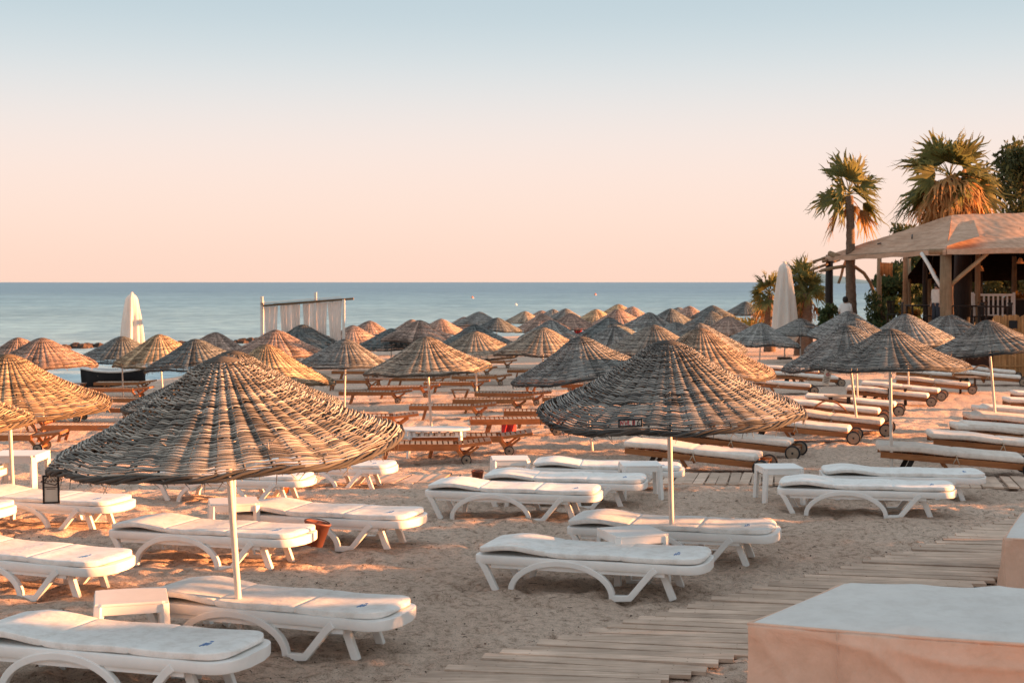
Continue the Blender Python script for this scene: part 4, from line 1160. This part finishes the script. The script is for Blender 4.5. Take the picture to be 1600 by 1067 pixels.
palm('palm_tree', 1327, 306, 60, 2.05, 3, 'tall slender green fan palm with bare trunk left of the beach bar roof', 14, .21, 4, -.12)
palm('palm_tree', 1484, 280, 70, 3.05, 8, 'big shaggy orange lit palm rising behind the beach bar roof', 19, .3, 70, 0, .8, .15, None, 5.4, -.2)
for px, py, d, L, sd, lb in ((1202, 462, 76, 1.5, 4, 'small orange green palm left of the closed white parasol'), (1250, 446, 71, 1.55, 5, 'small bushy palm just right of the closed white parasol'), (1261, 458, 70, 1.35, 6, 'lower small palm with thick stump right of the closed white parasol')):
    palm('small_palm', px, py, d, L, sd, lb, 18, .26, 4)
# trees behind the bar
def at(px, d): x = (px - 800) * d / F; return (x, d, G(x, d))
tree('broadleaf_tree', at(1602, 82), 11.7, 3.7, 41, 'dark green tree behind the right end of the beach bar roof', M['leaf_dark'], 'tree', 5200, .2)
tree('broadleaf_tree', at(1425, 84), 8.2, 1.7, 42, 'dark rounded tree between the two palms behind the bar roof', M['leaf_dark'], 'tree', 2400, .17)
# hedge and bushes seen through the bar
GB = 'leafy shrubs around the beach bar'
SH = [(1298, 61, 2.6, .75, 'leaf_mid', 'leafy shrub with thin stems left of the palm trunk'), (1283, 63, 2.1, .5, 'leaf_mid', 'smaller leafy shrub with thin stems left of the bar corner post'),
      (1378, 58, 3.0, .8, 'leaf_mid', 'green shrub right of the bamboo arch'), (1383, 52, 1.55, .75, 'leaf_dark', 'dark potted bush below the green shrub at the bar'),
      (1358, 54, 1.4, .6, 'leaf_orange', 'sunlit orange bush just right of the palm trunk'), (1422, 60, 2.4, .6, 'leaf_orange', 'bright orange bush inside the beach bar'),
      (1580, 60, 2.9, .9, 'leaf_orange', 'sunlit orange bush under the bar roof at the right edge'), (1540, 66, 3.4, .9, 'leaf_mid', 'green bush behind the slanted brace at the bar'),
      (1410, 69, 4.4, 1.5, 'leaf_mid', 'tall reed green thicket behind the bar, left part'), (1450, 72, 5.0, 1.8, 'leaf_mid', 'tall green thicket behind the log post of the bar'), (1500, 74, 5.0, 2.1, 'leaf_mid', 'green thicket behind the bar, right part'), (1585, 72, 5.0, 2.3, 'leaf_dark', 'dark thicket behind the bar at the right edge')]
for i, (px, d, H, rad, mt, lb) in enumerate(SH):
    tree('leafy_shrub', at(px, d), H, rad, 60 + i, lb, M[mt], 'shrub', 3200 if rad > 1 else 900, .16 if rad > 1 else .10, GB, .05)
# low hedge by the shore
m = MB(); r_ = random.Random(77)
for k in range(34):
    px = 1118 + k * 3.2; d = 92 + r_.uniform(-3, 3); p = at(px, d); leaf_cloud(m, (p[0], p[1], p[2] + .75), .85, 70, .15, r_, .8)
o = m.build('low_hedge', mat_leaf('hedge_leaves', g(.10, .095, .02), g(.24, .2, .05)), None); tag(o, 'low yellow green hedge along the shore left of the closed white parasol', 'hedge')

# ------------------------------------------------------------------ beach bar
def bar():
    P = px_world
    Cc = P(1478, 388, 50); T = P(1296, 402, 62); Rg = P(1487, 336, 56); FR = Vector((27, 49, Cc.z + .1)); RR = Vector((28, 55, 5.6))
    zf = .86
    o = Vector((Cc.x, Cc.y, G(Cc.x, Cc.y))); root = empty('beach_bar', o); tag(root, 'open beach bar with tan cloth hip roof on log posts', 'beach bar')
    def quad(name, pts, mat, nu=26, nv=14, sag=.14, par=root, seed=1):
        m = MB(); rows = []
        for j in range(nv + 1):
            r_ = []
            for i in range(nu + 1):
                u, v = i / nu, j / nv; p = (pts[0] * (1 - u) + pts[1] * u) * (1 - v) + (pts[3] * (1 - u) + pts[2] * u) * v
                z = p.z - sag * math.sin(math.pi * v) * (.55 + .45 * math.sin(u * math.pi * 5) ** 2) + .03 * noise.noise(p * 1.3 + Vector((seed, 0, 0))) + .02 * noise.noise(p * 4)
                r_.append((p.x - o.x, p.y - o.y, z - o.z))
            rows.append(r_)
        m.grid(rows); return m.build(name, mat, par, True)
    quad('roof', [Cc + Vector((-.1, -.4, -.05)), FR + Vector((0, -.4, 0)), RR, Rg], M['roof_cloth'])
    quad('roof', [Cc + Vector((-.1, -.4, -.05)), Rg, Rg + Vector((0, .05, 0)), T + Vector((-.3, .2, 0))], M['roof_cloth'], 20, 16, .2, root, 4)
    # overlapping patch at the corner, draped valance, ropes
    quad('patch', [Cc + Vector((-.2, -.5, .05)), Cc + Vector((1.1, -.25, .42)), Rg + Vector((.3, -1.8, -.30)), Rg + Vector((-.3, -1.9, -.36))], M['roof_cloth'], 8, 8, .02, root, 9)
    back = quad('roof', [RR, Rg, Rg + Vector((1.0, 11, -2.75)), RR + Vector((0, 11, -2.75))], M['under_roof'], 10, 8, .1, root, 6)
    m = MB(); rows = []
    for (A, B) in ((Cc + Vector((-.1, -.42, -.04)), FR + Vector((0, -.42, 0))), (T + Vector((-.3, .18, 0)), Cc + Vector((-.12, -.42, -.05)))):
        rows = [[tuple(A.lerp(B, k / 40) - o + Vector((.0, -.02 * math.sin(k * 1.1) * j, -.09 * j - .015 * math.sin(k * .7)))) for k in range(41)] for j in range(3)]
        m.grid(rows)
    m.build('valance', M['roof_cloth'], root, True)
    m = MB()
    for u in (.25, .55):
        a = Cc.lerp(T, u) + Vector((0, 0, .35)); b = Rg.lerp(T, u * .8 + .1) + Vector((0, 0, -.15)); m.tube([a.lerp(b, .3) - o, a.lerp(b, .7) - o], .03, 5)
    m.build('seam_batten', M['darkwood'], root, True)
    def log(name, a, b, r0, mat='log', n=10):
        m = MB(); a = Vector(a) - o; b = Vector(b) - o
        m.tube([a, a.lerp(b, .33) + Vector((.015, 0, 0)), a.lerp(b, .66) - Vector((.015, 0, 0)), b], [r0, r0 * .97, r0 * 1.02, r0 * .93], n); m.build(name, M[mat], root, True)
    log('post', (Cc.x, Cc.y, -.7), Cc + Vector((0, 0, -.02)), .21)
    log('brace', P(1440, 396, 51.5), P(1472, 451, 50), .07, 'pole'); log('brace', P(1546, 392, 49.8), P(1482, 449, 50), .075, 'bamboo')
    log('post', (T.x, T.y, G(T.x, T.y) - .2), T + Vector((0, 0, .1)), .17, 'darkwood'); log('brace', P(1310, 443, 61.5), P(1322, 406, 61.5), .06, 'bamboo')
    for px, d in ((1374, 63), (1415, 60), (1420, 66), (1446, 58), (1452, 66), (1505, 57), (1528, 55), (1532, 62), (1585, 60)):
        x = (px - 800) * d / F; log('post', (x, d, G(x, d) - .2), (x, d, 3.7), .11 if px != 1505 else .38, 'darkwood' if px in (1446, 1505, 1532) else 'log')
    log('beam', Cc + Vector((-.6, 0, -.12)), FR + Vector((0, .1, -.1)), .10); log('beam', Cc + Vector((0, .1, -.1)), T + Vector((0, 0, -.05)), .10)
    for (a, b) in (((1271, 409), (1300, 399)), ((1286, 409), (1308, 401)), ((1267, 422), (1312, 406)), ((1281, 424), (1320, 415))):
        log('roof_pole', P(*a, 61), P(*b, 62.5), .06, 'bamboo', 7)
    log('roof_pole', P(1296, 396, 61), P(1312, 402, 60.5), .12, 'log', 7)
    log('ridge_pole', Rg + Vector((0, 0, -.12)), RR + Vector((0, 0, -.12)), .1)
    # rafters
    for k in range(7):
        u = .1 + k * .14; a = Cc.lerp(FR, u); b = Rg.lerp(RR, u); log('rafter', a + Vector((0, 0, -.15)), b + Vector((0, 0, -.33)), .06, 'darkwood', 6)
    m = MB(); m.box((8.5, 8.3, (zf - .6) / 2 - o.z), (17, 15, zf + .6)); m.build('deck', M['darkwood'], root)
    # counter
    m = MB(); m.box((6.5, 9, zf + .5 - o.z), (5, .6, 1.0)); m.build('counter', M['darkwood'], root, False, .02)
    m = MB(); m.box((6.5, 9, zf + 1.04 - o.z), (5.4, .8, .07)); m.build('countertop', M['log'], root, False, .01)
    m = MB()
    for k in range(46): m.box((26.9 - o.x, 46 + k * .45 - o.y, 3.9 - o.z), (.05, .42, 3.0), None, rnd.random())
    m.build('sun_blocker', M['darkwood'], root)  # unseen screen added to keep the low sun out of the bar
    # reed blind hanging at left
    a, b = P(1376, 410, 60), P(1394, 411, 60); m = MB()
    for k in range(16):
        p = a.lerp(b, k / 15) - o; m.tube([tuple(p), (p.x, p.y, p.z - .55 - .05 * math.sin(k))], .022, 5, True, rnd.random())
    m.build('reed_blind', M['reed'], root, True)
    # lamp and small lights omitted; white rail
    return root
bar()
# bamboo arch
pts = [px_world(x, y, 60.5) for x, y in ((1283, 423), (1300, 419), (1320, 416), (1336, 417), (1350, 427), (1360, 442), (1367, 462), (1368, 492), (1368, 530))]
m = MB(); o = Vector((pts[-1].x, pts[-1].y, G(pts[-1].x, pts[-1].y))); m.tube([p - o for p in pts] + [Vector((0, 0, -.1))], .075, 8)
ar = m.build('bamboo_arch', M['bamboo'], None, True); ar.location = o; tag(ar, 'bent bamboo arch between the palm trunk and the green shrub', 'arch')

# bar furniture
def make_chair():
    root = empty('bar_chair'); m = MB(); m.box((0, 0, .45), (.42, .42, .04)); m.build('seat', M['darkwood'], root, False, .005)
    m = MB()
    for k in range(4): m.box((-.13 + k * .087, .2, .72), (.05, .025, .46))
    m.box((0, .2, .96), (.42, .03, .07)); m.build('backrest', M['darkwood'], root)
    for sx in (-1, 1):
        for sy in (-1, 1): m = MB(); m.beam((sx * .18, sy * .18, .44), (sx * .19, sy * .2, 0), .04, .04); m.build('leg', M['darkwood'], root)
    return root
def make_bar_table():
    root = empty('bar_table'); m = MB(); m.box((0, 0, .74), (.9, .9, .04)); m.build('tabletop', M['darkwood'], root, False, .006)
    for sx in (-1, 1):
        for sy in (-1, 1): m = MB(); m.beam((sx * .38, sy * .38, .73), (sx * .38, sy * .38, 0), .06, .06); m.build('leg', M['darkwood'], root)
    return root
ch = make_chair(); tb = make_bar_table()
DECK = .86
TB = [(1437, 54, 'dark table left of the log post inside the beach bar'), (1508, 53, 'dark table right of the log post inside the beach bar'), (1552, 52, 'dark table near the reed fence inside the beach bar')]
for i, (px, d, lb) in enumerate(TB):
    o = tb if i == 0 else copy_tree(tb); o.location = ((px - 800) * d / F, d, DECK); o.scale = (1, 1, 1.15); o['label'] = lb; tag(o, None, 'table', 'dark tables in the beach bar')
CH = [(1418, 54, 1.5, 'dark chair left of the left bar table'), (1453, 54.5, -1.4, 'dark chair between the left bar table and the log post'), (1397, 57, .4, 'dark chair farther left inside the bar by the posts'), (1490, 53, 1.5, 'dark chair right next to the log post'), (1527, 53.4, -1.5, 'dark chair right of the middle bar table'), (1540, 54, .2, 'dark chair behind the reed fence inside the bar'), (1570, 52, -1.5, 'dark chair at the right end of the bar above the reed fence')]
for i, (px, d, rz, lb) in enumerate(CH):
    o = ch if i == 0 else copy_tree(ch); o.location = ((px - 800) * d / F, d, DECK); o.rotation_euler = (0, 0, rz); o['label'] = lb; tag(o, None, 'chair', 'dark chairs in the beach bar')
# white slatted bench inside
x, d = (1552 - 800) * 55 / F, 55.; root = empty('white_rail', (x, d, DECK - .3)); tag(root, 'white slatted railing inside the beach bar at right', 'railing')
m = MB(); m.box((0, 0, 1.55), (1.6, .06, .09)); m.box((0, 0, .75), (1.6, .05, .08)); m.build('rail', M['white'], root)
m = MB()
for k in range(9): m.box((-.72 + k * .18, 0, 1.15), (.06, .04, .75))
m.build('slats', M['white'], root)
m = MB(); m.box((-.8, 0, .8), (.08, .08, 1.7)); m.box((.8, 0, .8), (.08, .08, 1.7)); m.build('post', M['white'], root)

for i, (px, py, d, lb) in enumerate(((1594, 412, 53, 'small hanging lamp under the bar roof at the right edge'), (1457, 428, 55, 'small hanging lamp between the left slanted brace and the log post'), (1532, 424, 56, 'small hanging lamp right of the log post under the bar roof'))):
    p = px_world(px, py, d); root = empty('hanging_lamp', p); tag(root, lb, 'lamp', 'hanging lamps in the beach bar')
    m = MB(); m.lathe([(.02, .22), (.05, .2), (.14, .02), (.13, 0), (.04, .18), (.01, .19)], 14); m.build('lamp_shade', M['reed'], root, True)
    m = MB(); m.tube([(0, 0, .2), (0, 0, 1.35)], .008, 5); m.build('cord', M['black'], root)
    m = MB(); m.lathe([(.01, .12), (.035, .08), (.03, .04), (.005, .02)], 10); m.build('bulb', M['white'], root, True)
# reed fence: from the bar towards the camera outside the frame
def reed_fence():
    pts = [Vector((15.9, 46.9)), Vector((19.5, 46.3)), Vector((20.5, 40.0))]
    o = Vector((pts[0].x, pts[0].y, G(*pts[0]))); root = empty('reed_fence', o); tag(root, 'orange reed fence with a small dark square opening at the right edge', 'fence'); r_ = random.Random(9)
    m = MB(); dark = MB()
    for a, b in zip(pts, pts[1:]):
        n = int((b - a).length / .045)
        for k in range(n):
            p = a.lerp(b, k / n); z = G(p.x, p.y) - o.z; q = p - Vector((o.x, o.y)); top = 2.02 + r_.gauss(0, .025); 
            if b is pts[1] and 29 < k < 39 and False: continue
            m.tube([(q.x, q.y, z - .1), (q.x + r_.gauss(0, .008), q.y, z + top)], .026, 5, True, r_.random())
        for hz in (.35, 1.0, 1.42): m.beam((a.x - o.x, a.y - o.y - .04, G(a.x, a.y) - o.z + hz), (b.x - o.x, b.y - o.y - .04, G(b.x, b.y) - o.z + hz), .04, .05, (0, 0, 1), .2)
    m.build('reeds', M['reed'], root, False)
    p = px_world(1583, 507, 46.6); m = MB(); m.box(p - o, (.26, .06, .26)); op = m.build('opening', M['black'], root)
reed_fence()

# ------------------------------------------------------------------ people at the bar (tiny)
def person(loc, rz, shirt, label, H=1.72):
    root = empty('person', loc, (0, 0, rz)); tag(root, label, 'person'); k = H / 1.72
    me = bpy.data.meshes.new('body'); V = []; E = []; Rr = []
    def v(x, y, z, r0): V.append((x * k, y * k, z * k)); Rr.append(r0 * k); return len(V) - 1
    pel = v(0, 0, .95, .15); wa = v(0, 0, 1.12, .13); che = v(0, 0, 1.32, .16); nk = v(0, .0, 1.49, .06); hd = v(0, -.015, 1.60, .095); ht = v(0, -.01, 1.68, .075)
    E += [(pel, wa), (wa, che), (che, nk), (nk, hd), (hd, ht)]
    for s in (-1, 1):
        sh = v(s * .18, 0, 1.40, .06); el = v(s * .24, .03, 1.13, .045); wr = v(s * .22, -.08, .9, .033); hn = v(s * .21, -.12, .82, .03)
        E += [(che, sh), (sh, el), (el, wr), (wr, hn)]
        hp = v(s * .09, 0, .88, .09); kn = v(s * .10, -.02, .49, .062); an = v(s * .10, .02, .09, .045); to = v(s * .11, -.14, .04, .035)
        E += [(pel, hp), (hp, kn), (kn, an), (an, to)]
    me.from_pydata(V, E, []); ob = bpy.data.objects.new('body', me); col.objects.link(ob); ob.parent = root; me.materials.append(M['skin'])
    md = ob.modifiers.new('skin', 'SKIN'); 
    for i, s in enumerate(me.skin_vertices[0].data): s.radius = (Rr[i], Rr[i]); s.use_root = (i == 0)
    md.use_smooth_shade = True; ob.modifiers.new('sub', 'SUBSURF').levels = 1
    m = MB(); m.soft([i for i in np.linspace(-.19, .19, 9)], lambda x: .125 * math.sqrt(max(.1, 1 - (x / .24) ** 2)), lambda x: .30, lambda x: 1.19, 16, 3.2); c = m.build('shirt', shirt, root, True); c.scale = (k, k, k)
    for s in (-1, 1): m = MB(); m.tube([(s * .17, 0, 1.43), (s * .25, .03, 1.13)], [.075, .06], 8); c = m.build('sleeve', shirt, root, True); c.scale = (k, k, k)
    for s in (-1, 1): m = MB(); m.tube([(s * .08, 0, .97), (s * .10, -.02, .49), (s * .10, .02, .1)], [.115, .085, .065], 10); c = m.build('trouser_leg', M['trousers'], root, True); c.scale = (k, k, k)
    m = MB(); m.lathe([(.02, 1.50), (.09, 1.52), (.118, 1.60), (.112, 1.68), (.08, 1.74), (.02, 1.765)], 14, (0, .022, 0)); c = m.build('hair', M['hair'], root, True); c.scale = (k, k, k)
x, d = (1321 - 800) * 58 / F, 58.; person((x, d, G(x, d) + 1.0), R(160), M['white'], 'person with dark hair in a white shirt standing left of the palm trunk')
x, d = (1464 - 800) * 53 / F, 53.; person((x, d, DECK), R(-60), M['cream'], 'person in a pale shirt standing behind the log post of the bar')

# ------------------------------------------------------------------ unseen shrubs added at right to block sun and shade the sand
GT = 'unseen shrubs added to shade the beach'
for i, (x, y, H, rad) in enumerate(((12.0, 13.2, 2.0, 1.6), (12.6, 15.4, 1.9, 1.6), (13.5, 17.8, 2.0, 1.7), (9.5, 9.2, 2.0, 1.6), (10.8, 11.2, 1.9, 1.5), (14.5, 20.6, 2.0, 1.7), (15.5, 23.4, 2.1, 1.7))):
    tree('leafy_shrub', (x, y, G(x, y)), H, rad, 300 + i, 'unseen shrub added at right to shade the sand', M['leaf_mid'], 'shrub', 2200, .13, GT, .06)

# ------------------------------------------------------------------ sky, sun, camera
SUN_EL, SUN_AZ = R(7.8), R(1)     # azimuth: from +X towards +Y
w = bpy.data.worlds.new('World'); sc.world = w; w.use_nodes = True; t = w.node_tree; n = t.nodes
bg = n['Background']; out = n['World Output']
sky = n.new('ShaderNodeTexSky'); sky.sky_type = 'NISHITA'; sky.sun_disc = False; sky.sun_elevation = SUN_EL; sky.sun_rotation = math.pi / 2 - SUN_AZ
sky.air_density = 1.2; sky.dust_density = 2.0; sky.ozone_density = 1.5
t.links.new(sky.outputs[0], bg.inputs[0]); bg.inputs[1].default_value = .08
tc = n.new('ShaderNodeTexCoord'); sp = n.new('ShaderNodeSeparateXYZ'); t.links.new(tc.outputs['Generated'], sp.inputs[0])
rp = n.new('ShaderNodeValToRGB'); t.links.new(sp.outputs['Z'], rp.inputs[0]); rp.color_ramp.interpolation = 'B_SPLINE'
stops = [(0.0, (255, 216, 196)), (.035, (255, 225, 208)), (.07, (254, 230, 218)), (.105, (245, 232, 226)), (.14, (225, 228, 229)), (.172, (203, 217, 223)), (.2, (190, 208, 217)), (.32, (206, 218, 226)), (1.0, (206, 218, 228))]
e = rp.color_ramp.elements
while len(e) < len(stops): e.new(.5)
for i, (p, c) in enumerate(stops): e[i].position = p; e[i].color = lin(c)
bg2 = n.new('ShaderNodeBackground'); t.links.new(rp.outputs[0], bg2.inputs[0]); bg2.inputs[1].default_value = 1.07
mx = n.new('ShaderNodeMixShader'); mx.inputs[0].default_value = .93
t.links.new(bg.outputs[0], mx.inputs[1]); t.links.new(bg2.outputs[0], mx.inputs[2]); t.links.new(mx.outputs[0], out.inputs[0])

ld = bpy.data.lights.new('sun', 'SUN'); ld.energy = 5.0; ld.angle = R(.6); ld.color = (4.7, 1.95, .74)
lo = bpy.data.objects.new('sun', ld); col.objects.link(lo)
dv = Vector((math.cos(SUN_EL) * math.cos(SUN_AZ), math.cos(SUN_EL) * math.sin(SUN_AZ), math.sin(SUN_EL)))
lo.rotation_euler = dv.to_track_quat('Z', 'Y').to_euler(); lo.location = (30, 10, 20)

cd = bpy.data.cameras.new('camera'); cam = bpy.data.objects.new('camera', cd); col.objects.link(cam); sc.camera = cam
cam.location = (0, 0, CAM); cam.rotation_euler = (R(90), 0, 0)
cd.sensor_width = 36; cd.lens = 36 * F / 1600; cd.shift_y = -(533.5 - HZ) / 1600; cd.clip_start = .1; cd.clip_end = 100000
cd.dof.use_dof = True; cd.dof.focus_distance = 13; cd.dof.aperture_fstop = 5.6
sc.view_settings.view_transform = 'Standard'; sc.view_settings.look = 'None'; sc.view_settings.exposure = 0
sc.render.engine = 'CYCLES'; sc.cycles.use_denoising = True
sc.cycles.max_bounces = 6; sc.cycles.diffuse_bounces = 3
